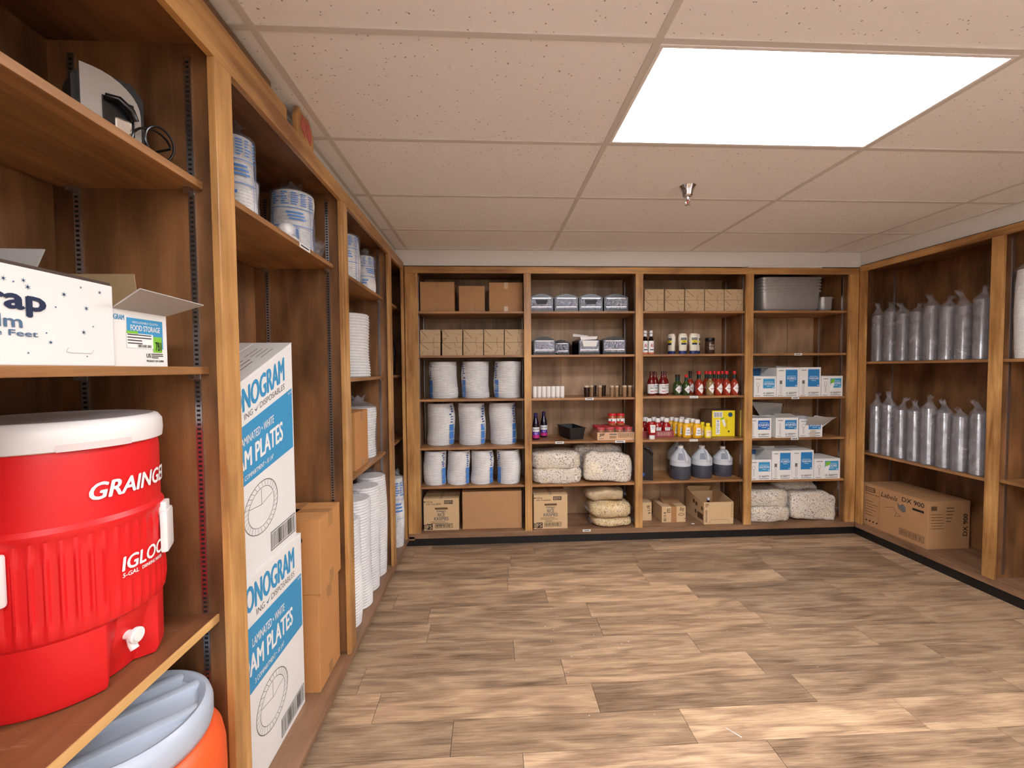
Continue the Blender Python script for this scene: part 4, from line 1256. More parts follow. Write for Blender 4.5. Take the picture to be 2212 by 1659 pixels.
def food_service_box(label, x0, x1, y0, h):
    w = x1 - x0; d = 0.32
    t = carton('cereal_case', label, 'box', ((x0 + x1) / 2, y0 + d / 2, 0.112), w, d, h, KRAFTL, tape=None, group='printed cereal cases')
    front_tape(t, w, d, h, 0.03, 0.012, TAPEC, bottom=False)
    y = -d / 2 - 0.0008
    e = w / 2
    pr(t, rect_mb(-e + 0.002, h - 0.033, -e + 0.018, h - 0.025), y, INK, 'print')
    pr(t, text_mb('4-22 oz.', -e + 0.026, h - 0.035, 0.014, 0.052, 0.02), y, INK, 'lettering')
    pr(t, text_mb('(2 lb. 12 oz.) BAGS', -e + 0.026, h - 0.058, 0.015, 0.125, 0.02), y, INK, 'lettering')
    pr(t, rect_mb(e - 0.128, h - 0.050, e - 0.052, h - 0.018), y, INK, 'number_plate')
    pr(t, text_mb('00591', e - 0.090, h - 0.045, 0.022, 0.066, 0.01, align='c'), y - 0.0006, KRAFTL, 'lettering')
    pr(t, rect_mb(-0.055, h - 0.098, 0.055, h - 0.080), y, INKB, 'print')
    pr(t, text_mb("Kellogg's", 0, h - 0.125, 0.022, 0.08, 0.03, 0.2, align='c'), y, INKG, 'lettering')
    pr(t, text_mb('RICE', 0, h - 0.160, 0.030, 0.06, 0.03, align='c'), y, INKG, 'lettering')
    pr(t, text_mb('KRISPIES', 0, h - 0.195, 0.030, 0.125, 0.03, align='c'), y, INKG, 'lettering')
    pr(t, lines_mb(-0.09, h - 0.205, 0.19, 2, 0.012, 0.004, seed=3), y, INKB, 'fine_print')
    pr(t, lines_mb(-0.05, h - 0.232, 0.10, 1, 0.012, 0.006, seed=3), y, INKG, 'fine_print')
    pr(t, rect_mb(-e + 0.024, 0.008, -e + 0.078, 0.058), y, INK, 'number_plate')
    pr(t, text_mb('FS', -e + 0.051, 0.016, 0.034, 0.042, 0.02, align='c'), y - 0.0006, KRAFTL, 'lettering')
    pr(t, frame_mb(-e - 0.01 + 0.012, 0.012, -e + 0.018, 0.052, 0.005), y, INK, 'print')
    pr(t, barcode_mb(-0.056, 0.020, e - 0.055, 0.058, n=22, frame=0.003), y, INK, 'barcode')
food_service_box('printed tan cereal case marked FS, under the plate stacks', -0.592, -0.284, 3.735, 0.282)
food_service_box('printed tan cereal case marked FS, under the cereal bags of the second bay', 0.372, 0.672, 3.70, 0.305)
carton('carton', 'wide plain brown carton filling the bottom of the first back bay', 'box', (0.008, 3.735 + 0.16, 0.112), 0.525, 0.32, 0.335, KRAFT, tape=None, bev=0.006)

# ================================================================== second bay
def napkin_dispenser(label, x, y, z, w, h, rotz=0.0, napkins=False, seed=0, d=0.19):
    t = thing('napkin_dispenser', label, 'napkin dispenser', (x, y, z), rotz, 'napkin dispensers')
    n = 10
    arch = [(-w / 2, 0), (w / 2, 0), (w / 2, h * 0.80)] + [(w / 2 - w * k / n, h * (0.80 + 0.20 * math.sin(PI * k / n))) for k in range(1, n)] + [(-w / 2, h * 0.80)]
    MB().prism(arch, -d / 2, d / 2).build('body', BLACKP, t)
    y0 = -d / 2 - 0.001
    sm = MB().box(-w * 0.46, y0 - 0.004, h * 0.14, w * 0.46, y0, h * 0.80, 0.002)
    sm.build('faceplate', CRINKLE, t)
    b = MB().box(-w * 0.43, y0 - 0.008, h * 0.24, w * 0.43, y0 - 0.004, h * 0.30, 0.002)
    b.box(-w * 0.40, y0 - 0.008, h * 0.72, w * 0.40, y0 - 0.004, h * 0.78, 0.002)
    b.build('faceplate_lip', CHROME, t)
    if napkins:
        MB().prism([(-w * 0.36, h * 0.78), (w * 0.36, h * 0.78), (w * 0.30, h * 0.45), (-w * 0.30, h * 0.45)], y0 - 0.012, y0 - 0.009).build('napkins', WHITEC, t)
        MB().prism([(-w * 0.40, h * 0.80), (w * 0.34, h * 0.86), (w * 0.38, h * 1.02), (-w * 0.44, h * 1.0)], y0 - 0.006, y0 + 0.02).build('napkins', WHITEC, t)
        MB().prism([(-w * 0.62, h * 1.04), (w * 0.10, h * 1.03), (w * 0.14, h * 1.10), (-w * 0.60, h * 1.20)], 0.0, 0.012).build('napkins', WHITEC, t)
    else:
        MB().prism([(-w * 0.27, h * 0.66), (w * 0.27, h * 0.66), (w * 0.20, h * 0.42), (-w * 0.20, h * 0.42)], y0 - 0.0065, y0 - 0.0042).build('slot', BLACKM if seed % 2 == 0 else CRINKLE, t)
    return t
CRINKLE = plain('crinkled_chrome', (132, 134, 144), 0.3, metal=0.85, var=0.75, scale=45, bump=1.0, bscale=55)
for k, (x0, x1) in enumerate(((0.352, 0.562), (0.570, 0.782), (0.788, 1.000), (1.010, 1.228))):
    napkin_dispenser('black and chrome napkin dispenser, %s of four on the top shelf' % sides(k, 4), (x0 + x1) / 2, 3.745 + 0.095, 2.02, x1 - x0 - 0.003, 0.158, 0, seed=k)
napkin_dispenser('black and chrome napkin dispenser, leftmost on the second shelf', 0.482, 3.85, 1.643, 0.195, 0.164, 0.0, seed=1)
napkin_dispenser('narrow napkin dispenser set back between two others on the second shelf', 0.664, 3.935, 1.643, 0.155, 0.140, -0.25, seed=3, d=0.15)
napkin_dispenser('napkin dispenser stuffed with white napkins on the second shelf', 0.870, 3.85, 1.643, 0.195, 0.160, 0.12, True)
napkin_dispenser('black and chrome napkin dispenser, rightmost on the second shelf', 1.102, 3.85, 1.643, 0.210, 0.162, 0.05, seed=1)

# white wrapped rolls
t0 = None
for k in range(7):
    lab = 'white shaker, %s from the left in a row of seven' % ORD[k]
    loc = (0.372 + 0.0195 + k * 0.0408, 3.745, 1.266)
    if t0 is None:
        t0 = thing('shaker', lab, 'shaker', loc, 0, 'white shakers')
        MB().lathe([(0.0185, 0), (0.0195, 0.003), (0.0195, 0.098), (0.018, 0.102), (0.0, 0.103)], 20, cap=True).build('shaker_body', WHITEP, t0, smooth=True)
        MB().lathe([(0.0199, 0.004), (0.0199, 0.008)], 20, cap=False).build('base_ring', GREYC, t0, smooth=True)
    else:
        dup(t0, loc, 0, lab)
# brown tumblers
TUMD = plain('dark_brown_plastic', (44, 28, 22), 0.22, var=0.1); TUMT = plain('tan_brown_plastic', (150, 116, 84), 0.3, var=0.1)
for k, (zx, wz, yo, mt) in enumerate(((1060, 105, 0, 'd'), (1160, 72, 3, 't'), (1225, 70, 5, 'd'), (1290, 76, 0, 't'), (1385, 80, 9, 'd'), (1470, 72, 0, 't'), (1555, 72, 0, 't'), (1622, 66, 7, 'd'), (1690, 76, 0, 't'), (1785, 70, 0, 't'), (1862, 66, 0, 't'))):
    x = 0.834 + (zx - 985) / 7.9 * 0.00415; r = wz / 7.9 * 0.00415 / 2
    lab = '%s brown tumbler, %s from the left in its row' % ('dark' if mt == 'd' else 'tan', ORD[k])
    t = thing('tumbler', lab, 'tumbler', (x, 3.775 + yo * 0.012 + (0.05 if k < 4 else 0.0), 1.266), 0, 'brown tumblers')
    MB().lathe([(r * 0.82, 0), (r * 0.86, 0.004), (r * 0.98, 0.085), (r * 0.93, 0.086), (r * 0.80, 0.006), (0, 0.006)], 20, cap=True).build('cup', TUMD if mt == 'd' else TUMT, t, smooth=True)
    MB().lathe([(r * 0.985, 0.0855), (r * 1.02, 0.088), (r * 1.02, 0.097), (r * 0.97, 0.101), (r * 0.93, 0.0865)], 20, cap=False).build('rim', plain('cream_rim', (204, 184, 156), 0.4) if mt == 't' or k == 0 else TUMD, t, smooth=True)

# ---- bottles
def bottle(name, label, cat, loc, prof, mat, cap=None, capmat=None, lab=None, labmat=None, sy=1.0, seg=24, group=None, rotz=0.0, lab_a=(-150, -30)):
    t = thing(name, label, cat, loc, rotz, group)
    MB().lathe(prof, seg, sy=sy).build('bottle_body', mat, t, smooth=True, auto=50)
    if cap: MB().lathe(cap, seg, sy=min(1.0, sy * 1.1)).build('cap', capmat, t, smooth=True, auto=40)
    if lab:
        r, z0, z1 = lab
        MB().patch(r, lab_a[0], lab_a[1], z0, z1, 10, sy=sy).build('label', labmat, t, smooth=True)
    return t

GRAPE = plain('dark_purple_glass', (20, 10, 34), 0.12, var=0.1)
PINK = plain('magenta_label', (196, 40, 120), 0.5, var=0.05); PURPLE = plain('purple_label', (88, 60, 160), 0.5, var=0.1)
for k, (x, y, lab) in enumerate(((0.409, 3.83, 'dark grape syrup bottle with colourful label nearest the left post'), (0.497, 3.955, 'second dark grape syrup bottle set back on its right'))):
    t = bottle('syrup_bottle', lab, 'bottle', (x, y, 0.886), [(0.030, 0), (0.033, 0.006), (0.033, 0.115), (0.028, 0.15), (0.017, 0.19), (0.015, 0.205)], GRAPE,
               [(0.0165, 0.2055), (0.0165, 0.236), (0.014, 0.238), (0, 0.238)], plain('purple_cap', (40, 28, 90), 0.35), group='grape syrup bottles')
    MB().patch(0.0336, -160, -20, 0.072, 0.112, 10).build('label', WHITEI, t, smooth=True)
    MB().patch(0.0337, -160, -20, 0.042, 0.072, 10).build('label', PURPLE, t, smooth=True)
    MB().patch(0.0337, -160, -20, 0.014, 0.042, 10).build('label', PINK, t, smooth=True)
    on_cyl(text_mb('SMUCKERS', 0, 0.086, 0.014, 0.062, 0.02, 0.2, 'c'), 0.0342, -90).build('lettering', NAVY, t)
    on_cyl(disc_mb(0, 0.056, 0.014, 0.009), 0.0342, -90).build('label_mark', plain('lilac', (206, 170, 226), 0.5), t)

# black tub
t = thing('plastic_tub', 'open black plastic tub between the syrup bottles and peanut butter', 'tub', (0.745, 3.90, 0.887), math.radians(12))
def tub_mb(w0, d0, w1, d1, h, th=0.003):
    m = MB()
    o = []
    for (w, d, z) in ((w0, d0, 0), (w1, d1, h), (w1 - 2 * th, d1 - 2 * th, h), (w0 - 2 * th, d0 - 2 * th, th)):
        i = len(m.v); m.v += [(-w / 2, -d / 2, z), (w / 2, -d / 2, z), (w / 2, d / 2, z), (-w / 2, d / 2, z)]; o.append(i)
    for a, b in zip(o, o[1:]):
        for k in range(4):
            k2 = (k + 1) % 4; m.f.append((a + k, a + k2, b + k2, b + k))
    m.f.append((o[0] + 3, o[0] + 2, o[0] + 1, o[0])); m.f.append((o[3], o[3] + 1, o[3] + 2, o[3] + 3))
    return m
tub_mb(0.125, 0.25, 0.150, 0.29, 0.104).build('body', BLACKM, t)
m = MB(); a, b = 0.082, 0.152
m.box(-a, -b, 0.1005, a, -b + 0.010, 0.106, 0.001); m.box(-a, b - 0.010, 0.1005, a, b, 0.106, 0.001)
m.box(-a, -b + 0.010, 0.1005, -a + 0.010, b - 0.010, 0.106, 0.001); m.box(a - 0.010, -b + 0.010, 0.1005, a, b - 0.010, 0.106, 0.001)
m.build('rim', BLACKM, t)

# peanut butter tray
t = thing('peanut_butter_tray', 'cardboard tray of red lidded peanut butter jars in shrink film', 'tray', (1.109, 3.712 + 0.125, 0.8862))
w, d, h = 0.335, 0.25, 0.068
m = MB(); m.box(-w / 2, -d / 2, 0, w / 2, d / 2, 0.003)
m.box(-w / 2, -d / 2, 0.003, w / 2, -d / 2 + 0.003, h); m.box(-w / 2, d / 2 - 0.003, 0.003, w / 2, d / 2, h)
m.box(-w / 2, -d / 2 + 0.003, 0.003, -w / 2 + 0.003, d / 2 - 0.003, h); m.box(w / 2 - 0.003, -d / 2 + 0.003, 0.003, w / 2, d / 2 - 0.003, h)
m.build('tray_body', plain('pinkish_kraft', (214, 172, 134), 0.8), t)
y = -d / 2 - 0.0008
pr(t, text_mb('JIF', -w / 2 + 0.018, 0.030, 0.030, 0.048, 0.04), y, INK, 'lettering')
pr(t, lines_mb(-w / 2 + 0.018, 0.016, 0.04, 1, 0.01, 0.004), y, INKB, 'fine_print')
pr(t, rect_mb(-0.058, 0.046, 0.008, 0.058), y, INKG, 'print')
pr(t, lines_mb(-0.058, 0.036, 0.06, 2, 0.012, 0.006), y, INKB, 'fine_print')
pr(t, barcode_mb(0.020, 0.024, 0.148, 0.060, n=24, frame=0.004), y, INKB, 'barcode')
MB().box(-w / 2 - 0.001, -d / 2 - 0.002, h, w / 2 + 0.001, d / 2 + 0.001, 0.1145, 0.004).build('shrink_film', FILMT, t)
REDLID = plain('red_lid', (206, 36, 44), 0.35, var=0.04); PBUT = plain('peanut_butter_jar', (168, 92, 52), 0.25, var=0.08)
j0 = None
def pb_jar(label, loc, group):
    global j0
    if j0 is not None: return dup(j0, loc, 0, label, group)
    j0 = thing('peanut_butter_jar', label, 'jar', loc, 0, group)
    MB().lathe([(0.034, 0), (0.0375, 0.004), (0.0375, 0.080), (0.034, 0.088), (0, 0.088)], 24).build('jar', PBUT, j0, smooth=True)
    MB().lathe([(0.0365, 0.0882), (0.0372, 0.090), (0.0372, 0.105), (0.035, 0.1085), (0, 0.1085)], 24).build('lid', REDLID, j0, smooth=True)
    MB().patch(0.0379, -165, -15, 0.022, 0.064, 12).build('label', WHITEI, j0, smooth=True)
    MB().patch(0.0382, -165, -60, 0.022, 0.040, 10).build('label', REDLID, j0, smooth=True)
    MB().patch(0.0382, -120, -105, 0.040, 0.058, 3).build('label', plain('green_label', (60, 120, 60), 0.5), j0, smooth=True)
    return j0
cols = ['leftmost', 'second', 'third', 'rightmost']
for r in range(3):
    for k in range(4):
        pb_jar('red lidded jar inside the tray, %s in the %s row' % (cols[k], ['front', 'middle', 'back'][r]), (1.109 - 0.124 + k * 0.0825, 3.712 + 0.047 + r * 0.078, 0.8895), 'jars in the peanut butter tray')
pb_jar('red lidded jar standing on the wrapped jars, left one', (1.112, 3.845, 1.0012), 'jars on top of the tray')
pb_jar('red lidded jar standing on the wrapped jars, right one', (1.190, 3.845, 1.0012), 'jars on top of the tray')

# cereal bags
def cereal_bag(label, loc, w, d, h, seed, mat=PUFF, rot=(0, 0, 0), group='clear bags of cereal', cat='bag of cereal', wr=0.007, p=5.0):
    t = thing('cereal_bag', label, cat, loc, 0, group); t.rotation_euler = rot
    pillow_mb(w, d, h, seed, 34, 22, wr, p).build('cereal', mat, t, smooth=True, auto=180)
    mb_ = pillow_mb(w * 1.015, d * 1.02, h * 1.03, seed, 34, 22, wr * 1.3, p).xf(lambda x, y, z: (x, y, z - h * 0.012))
    mb_.build('bag', FILMT, t, smooth=True, auto=180)
    for s in (-1, 1):
        sl = seal_mb(d * 0.75, 0.022, seed + s)
        sl.xf(lambda x, y, z: (s * (w / 2 * 0.99 + x), z, h * 0.42 + y)).build('bag_seal', FILM, t, smooth=True, auto=180)
    return t
cereal_bag('clear cereal bag lying at the bottom left of the pile above the FS case', (0.590, 3.850, 0.508), 0.44, 0.30, 0.152, 3, wr=0.012)
cereal_bag('clear cereal bag lying on top of another beside the post', (0.583, 3.865, 0.638), 0.44, 0.29, 0.160, 5, wr=0.013)
cereal_bag('clear cereal bag leaning on edge at the right of the second bay', (1.035, 3.775, 0.512), 0.43, 0.135, 0.268, 7, rot=(math.radians(-8), math.radians(4), 0), wr=0.013)
cereal_bag('darker cereal bag slumped behind the leaning one', (1.00, 3.985, 0.508), 0.48, 0.15, 0.325, 9, wr=0.014)
cereal_bag('flat bag of grain under two others on the floor board', (1.085, 3.83, 0.1125), 0.36, 0.29, 0.085, 11, OATS, group='bags of grain', p=3.2)
cereal_bag('plump bag of grain in the middle of the floor board pile', (1.070, 3.83, 0.190), 0.38, 0.28, 0.150, 13, OATS, (0, 0, 0.05), 'bags of grain', wr=0.014, p=3.2)
cereal_bag('brownish bag of grain on top of the floor board pile', (1.035, 3.87, 0.330), 0.35, 0.26, 0.115, 15, plain('brown_grain_bag', (206, 178, 134), 0.3, var=0.2, scale=40, bump=0.3, bscale=60), (0, 0, -0.05), 'bags of grain', wr=0.014, p=3.2)

# ================================================================== third bay
small_boxes([(1.367, 1.544), (1.553, 1.728), (1.735, 1.909), (1.915, 2.090), (2.095, 2.267)], 2.02, 0.0995, 'of the third back bay', 'small tan boxes in the third back bay')

SAUCE = plain('dark_steak_sauce', (24, 10, 8), 0.15)
for k, (x, y, lab) in enumerate(((1.362, 3.765, 'steak sauce bottle with white label beside the post'), (1.418, 3.765, 'steak sauce bottle with white label, right hand one'), (1.392, 3.83, 'steak sauce bottle half hidden behind two others'))):
    x += 0.024
    t = bottle('sauce_bottle', lab, 'bottle', (x, y, 1.643), [(0.022, 0), (0.0245, 0.005), (0.0245, 0.115), (0.020, 0.135), (0.0125, 0.150), (0.0125, 0.188)], SAUCE,
               [(0.0145, 0.189), (0.0145, 0.209), (0.013, 0.212), (0, 0.212)], WHITEP, (0.0250, 0.018, 0.120), WHITEI, group='steak sauce bottles', lab_a=(-175, -5))
    MB().patch(0.0136, -175, -5, 0.160, 0.184, 8).build('neck_label', WHITEI, t, smooth=True)
    on_cyl(text_mb('A1', 0, 0.062, 0.034, 0.024, 0.03, align='c'), 0.0255, -90).build('lettering', REDI, t)
    on_cyl(rect_mb(-0.017, 0.036, 0.017, 0.046, nx=4), 0.0255, -90).build('label_band', NAVY, t)
    MB().patch(0.0251, -175, -5, 0.004, 0.017, 8).build('label', plain('orange_band', (222, 120, 80), 0.5), t, smooth=True)

MAYO = plain('mayonnaise_white', (238, 230, 208), 0.35, var=0.03); BLUECAP = plain('blue_cap', (36, 52, 110), 0.3, var=0.1)
for k, (x, y, rz, lab) in enumerate(((1.748, 3.80, 0, 'squeeze mayonnaise bottle on its blue cap, left of the two front ones'), (1.845, 3.795, 0, 'squeeze mayonnaise bottle on its blue cap, right of the two front ones'),
                                     (1.660, 3.84, -1.2, 'squeeze mayonnaise bottle turned sideways at the left end'), (1.690, 3.905, -0.9, 'squeeze mayonnaise bottle behind the left front one'), (1.912, 3.86, 0.9, 'squeeze mayonnaise bottle turned sideways at the right end'))):
    t = bottle('mayonnaise_bottle', lab, 'bottle', (x, y, 1.643), [(0.034, 0.032), (0.037, 0.045), (0.035, 0.07), (0.040, 0.11), (0.041, 0.15), (0.037, 0.178), (0.028, 0.188), (0, 0.190)], MAYO,
               [(0.033, 0), (0.034, 0.003), (0.034, 0.031), (0, 0.0315)], BLUECAP, sy=0.62, group='mayonnaise bottles', rotz=rz)
    MB().patch(0.0412, -128, -52, 0.128, 0.148, 8, sy=0.64).build('label', NAVY, t, smooth=True)
    MB().patch(0.0412, -126, -54, 0.104, 0.127, 8, sy=0.64).build('label', YELLOW, t, smooth=True)
    MB().patch(0.0408, -124, -56, 0.086, 0.103, 8, sy=0.64).build('label', NAVY, t, smooth=True)
    m = text_mb("HELLMANN'S", 0, 0.133, 0.009, 0.044, 0.0, align='c'); on_cyl(m, 0.0420, -90, sy=0.645).build('lettering', WHITEI, t)
    m = text_mb('REAL', 0, 0.110, 0.010, 0.026, 0.02, align='c'); on_cyl(m, 0.0420, -90, sy=0.645).build('lettering', NAVY, t)
t = bottle('spice_jar', 'dark spice jar with black lid right of the mayonnaise', 'jar', (2.020, 3.84, 1.643), [(0.038, 0), (0.041, 0.004), (0.041, 0.110), (0.036, 0.120), (0, 0.12)], plain('ground_pepper', (66, 44, 34), 0.25, var=0.3, scale=90),
           [(0.040, 0.1205), (0.041, 0.123), (0.041, 0.146), (0.038, 0.149), (0, 0.149)], BLACKP)
for k, (z, w) in enumerate(((0.078, 0.05), (0.056, 0.05), (0.040, 0.044))):
    on_cyl(text_mb(['Ground', 'BLACK', 'PEPPER'][k], 0, z, 0.013, w, 0.02, align='c'), 0.0418, -88).build('lettering', plain('pale_print', (214, 196, 170), 0.5), t)

BBQ = plain('barbecue_sauce', (110, 22, 18), 0.15, var=0.15)
for k, (x, y, lab) in enumerate(((1.470, 3.83, 'leftmost barbecue sauce bottle'), (1.530, 3.895, 'barbecue sauce bottle set back between the front ones'), (1.572, 3.82, 'barbecue sauce bottle in front, third from left'), (1.625, 3.90, 'rightmost barbecue sauce bottle'))):
    t = bottle('barbecue_bottle', lab + ' on the sauce shelf', 'bottle', (x, y, 1.271), [(0.031, 0), (0.034, 0.005), (0.034, 0.118), (0.029, 0.14), (0.016, 0.165), (0.013, 0.19)], BBQ,
               [(0.0145, 0.191), (0.0145, 0.215), (0.012, 0.218), (0, 0.218)], plain('maroon_cap', (70, 16, 16), 0.3), (0.0345, 0.018, 0.104), WHITEI, group='barbecue sauce bottles', lab_a=(-178, -2))
    on_cyl(text_mb('Sweet Baby', 0, 0.082, 0.012, 0.050, 0.01, 0.2, 'c'), 0.0352, -90).build('lettering', INK, t)
    on_cyl(text_mb("Ray's", 0, 0.058, 0.020, 0.040, 0.02, 0.2, 'c'), 0.0352, -90).build('lettering', INK, t)
    on_cyl(text_mb('BBQ', 0, 0.030, 0.014, 0.034, 0.03, 0.0, 'c'), 0.0352, -90).build('lettering', REDI, t)

def pepper_sauce(lab, x, y, mat, capmat, band, h, group, r=0.0345, words=True):
    s = h / 0.22
    t = bottle('pepper_sauce_bottle', lab, 'bottle', (x, y, 1.271), [(r * 0.93, 0), (r, 0.005), (r, 0.095 * s), (r * 0.9, 0.118 * s), (0.016, 0.140 * s), (0.0125, 0.150 * s), (0.0125, 0.190 * s)], mat,
               [(0.0145, 0.191 * s), (0.015, 0.194 * s), (0.015, 0.217 * s), (0.012, h), (0, h)], capmat, group=group)
    MB().patch(0.0137, 0, 360, 0.150 * s, 0.188 * s, 16).build('neck_band', band, t, smooth=True)
    q = r + 0.0008; hw = 0.036; zc = 0.062 * s; hh = 0.046 * s
    m = MB(); n = 8
    for k in range(n):
        u0, u1 = -1 + 2 * k / n, -1 + 2 * (k + 1) / n
        z0_, z1_ = hh * (1 - abs(u0)), hh * (1 - abs(u1))
        m.quad((u0 * hw, 0, zc - z0_), (u1 * hw, 0, zc - z1_), (u1 * hw, 0, zc + z1_), (u0 * hw, 0, zc + z0_))
    on_cyl(m, q, -78).build('diamond_label', WHITEI, t, smooth=True)
    if words:
        on_cyl(text_mb('TABASCO', 0, zc - 0.006, 0.010, 0.044, 0.01, align='c'), q + 0.0006, -78).build('lettering', REDI, t)
    return t
GSAUCE = plain('green_pepper_sauce', (56, 74, 30), 0.2, var=0.1); RSAUCE = plain('red_pepper_sauce', (158, 52, 34), 0.2, var=0.08); TSAUCE = plain('tan_pepper_sauce', (150, 122, 80), 0.2, var=0.08)
REDCAP = plain('red_cap', (214, 40, 44), 0.35); GBAND = plain('dark_green_band', (14, 46, 38), 0.3); DCAP = plain('dark_cap', (46, 16, 14), 0.3)
pepper_sauce('green pepper sauce bottle, leftmost of three', 1.722, 3.86, GSAUCE, DCAP, GBAND, 0.187, 'green pepper sauce bottles')
pepper_sauce('green pepper sauce bottle half hidden between two others', 1.770, 3.935, GSAUCE, DCAP, GBAND, 0.187, 'green pepper sauce bottles')
pepper_sauce('green pepper sauce bottle with red cap, rightmost of three', 1.800, 3.84, GSAUCE, REDCAP, GBAND, 0.187, 'green pepper sauce bottles')
front = [(1.885, 'r', 'leftmost'), (1.985, 't', ''), (2.063, 'r', 'third'), (2.139, 'r', 'fourth'), (2.212, 'r', 'rightmost')]
for k, (x, cc, nm) in enumerate(front):
    lab = 'tan pepper sauce bottle with red cap among the red ones' if cc == 't' else 'red pepper sauce bottle with diamond label, %s of the front row' % nm
    pepper_sauce(lab, x, 3.765, TSAUCE if cc == 't' else RSAUCE, REDCAP, GBAND, 0.219, 'pepper sauce bottles')
for k, (x, y) in enumerate(((1.872, 3.91), (1.945, 3.90), (2.018, 3.895), (2.092, 3.89), (2.165, 3.885), (2.235, 3.86))):
    if k == 5: continue
    pepper_sauce('red pepper sauce bottle in the row behind, %s from the left' % ORD[k], x, y, RSAUCE, DCAP if k < 1 else REDCAP, GBAND, 0.219, 'pepper sauce bottles')

# ketchup
KET = plain('ketchup_red', (158, 22, 24), 0.22, var=0.06)
def ketchup(lab, x, y, z, inv, group):
    if inv:
        t = bottle('ketchup_bottle', lab, 'bottle', (x, y, z), [(0.026, 0.036), (0.036, 0.05), (0.040, 0.08), (0.039, 0.135), (0.033, 0.155), (0, 0.158)], KET, [(0.025, 0), (0.026, 0.002), (0.025, 0.0355), (0, 0.0356)], WHITEP, sy=0.68, group=group)
    else:
        t = bottle('ketchup_bottle', lab, 'bottle', (x, y, z), [(0.036, 0), (0.039, 0.006), (0.040, 0.08), (0.036, 0.11), (0.020, 0.125), (0.018, 0.132)], KET, [(0.0235, 0.1325), (0.0235, 0.166), (0.021, 0.169), (0, 0.169)], WHITEP, sy=0.75, group=group)
    m = MB(); zc, b = (0.095, 0.034) if inv else (0.060, 0.026)
    for k in range(6):
        u0, u1 = -1 + k / 3, -1 + (k + 1) / 3
        m.quad((u0 * 0.020, 0, zc - b), (u1 * 0.020, 0, zc - b), (u1 * 0.026, 0, zc + b), (u0 * 0.026, 0, zc + b))
    on_cyl(m, 0.0408, -90, sy=0.70 if inv else 0.77).build('keystone_label', WHITEI, t, smooth=True)
    on_cyl(text_mb('HEINZ', 0, zc + 0.012, 0.009, 0.030, 0.01, align='c'), 0.0414, -90, sy=0.715 if inv else 0.785).build('lettering', INK, t)
    on_cyl(text_mb('KETCHUP', 0, zc - 0.004, 0.008, 0.030, 0.0, align='c'), 0.0414, -90, sy=0.715 if inv else 0.785).build('lettering', INK, t)
    return t
ketchup('red ketchup bottle standing on its white cap in front of the tray', 1.441, 3.735, 0.8865, True, 'ketchup bottles')
tr = thing('ketchup_tray', 'dull red film wrapped tray of ketchup bottles', 'tray', (1.500, 3.90, 0.8865))
w, d, h = 0.345, 0.19, 0.062
TRAYR = plain('dull_red_card', (150, 62, 66), 0.6, var=0.06)
m = MB(); m.box(-w / 2, -d / 2, 0, w / 2, d / 2, 0.003)
m.box(-w / 2, -d / 2, 0.003, w / 2, -d / 2 + 0.003, h); m.box(-w / 2, d / 2 - 0.003, 0.003, w / 2, d / 2, h)
m.box(-w / 2, -d / 2 + 0.003, 0.003, -w / 2 + 0.003, d / 2 - 0.003, h); m.box(w / 2 - 0.003, -d / 2 + 0.003, 0.003, w / 2, d / 2 - 0.003, h)
m.build('tray_body', TRAYR, tr)
pr(tr, barcode_mb(0.018, 0.016, 0.150, 0.050, n=22), -d / 2 - 0.0008, plain('pale_barcode', (206, 160, 150), 0.6), 'barcode')
for r in range(2):
    for k in range(4):
        ketchup('white capped ketchup bottle in the tray, %s in the %s row' % (cols[k], ['front', 'back'][r]), 1.500 - 0.124 + k * 0.0828, 3.90 - 0.045 + r * 0.09, 0.890, False, 'ketchup bottles in the tray')

# mustard
MUST = plain('mustard_yellow', (234, 176, 30), 0.3, var=0.04)
def mustard(lab, x, y, small=False):
    s = 0.8 if small else 1.0
    t = bottle('mustard_bottle', lab, 'bottle', (x, y, 0.8865), [(0.037 * s, 0), (0.040 * s, 0.005), (0.041 * s, 0.075 * s), (0.040 * s, 0.110 * s), (0.030 * s, 0.124 * s), (0.020 * s, 0.130 * s)], YELLOW if small else MUST,
               [(0.0235 * s, 0.1305 * s), (0.0235 * s, 0.160 * s), (0.021 * s, 0.165 * s), (0, 0.165 * s)], YELLOW if small else WHITEP, sy=0.72, group='mustard bottles')
    if small:
        MB().patch(0.0334, -135, -45, 0.012, 0.068, 8, sy=0.73).build('label', plain('cream_label', (246, 232, 190), 0.5), t, smooth=True)
        on_cyl(text_mb('MUSTARD', 0, 0.045, 0.009, 0.036, 0.01, align='c'), 0.0342, -90, sy=0.74).build('lettering', REDI, t)
    else:
        m = MB()
        for k in range(6):
            u0, u1 = -1 + k / 3, -1 + (k + 1) / 3
            m.quad((u0 * 0.028, 0, 0.022), (u1 * 0.028, 0, 0.022), (u1 * 0.018, 0, 0.092), (u0 * 0.018, 0, 0.092))
        on_cyl(m, 0.0418, -90, sy=0.735).build('keystone_label', WHITEI, t, smooth=True)
        on_cyl(text_mb('HEINZ', 0, 0.062, 0.009, 0.026, 0.01, align='c'), 0.0426, -90, sy=0.75).build('lettering', INK, t)
        on_cyl(text_mb('MUSTARD', 0, 0.040, 0.009, 0.038, 0.01, align='c'), 0.0426, -90, sy=0.75).build('lettering', INK, t)
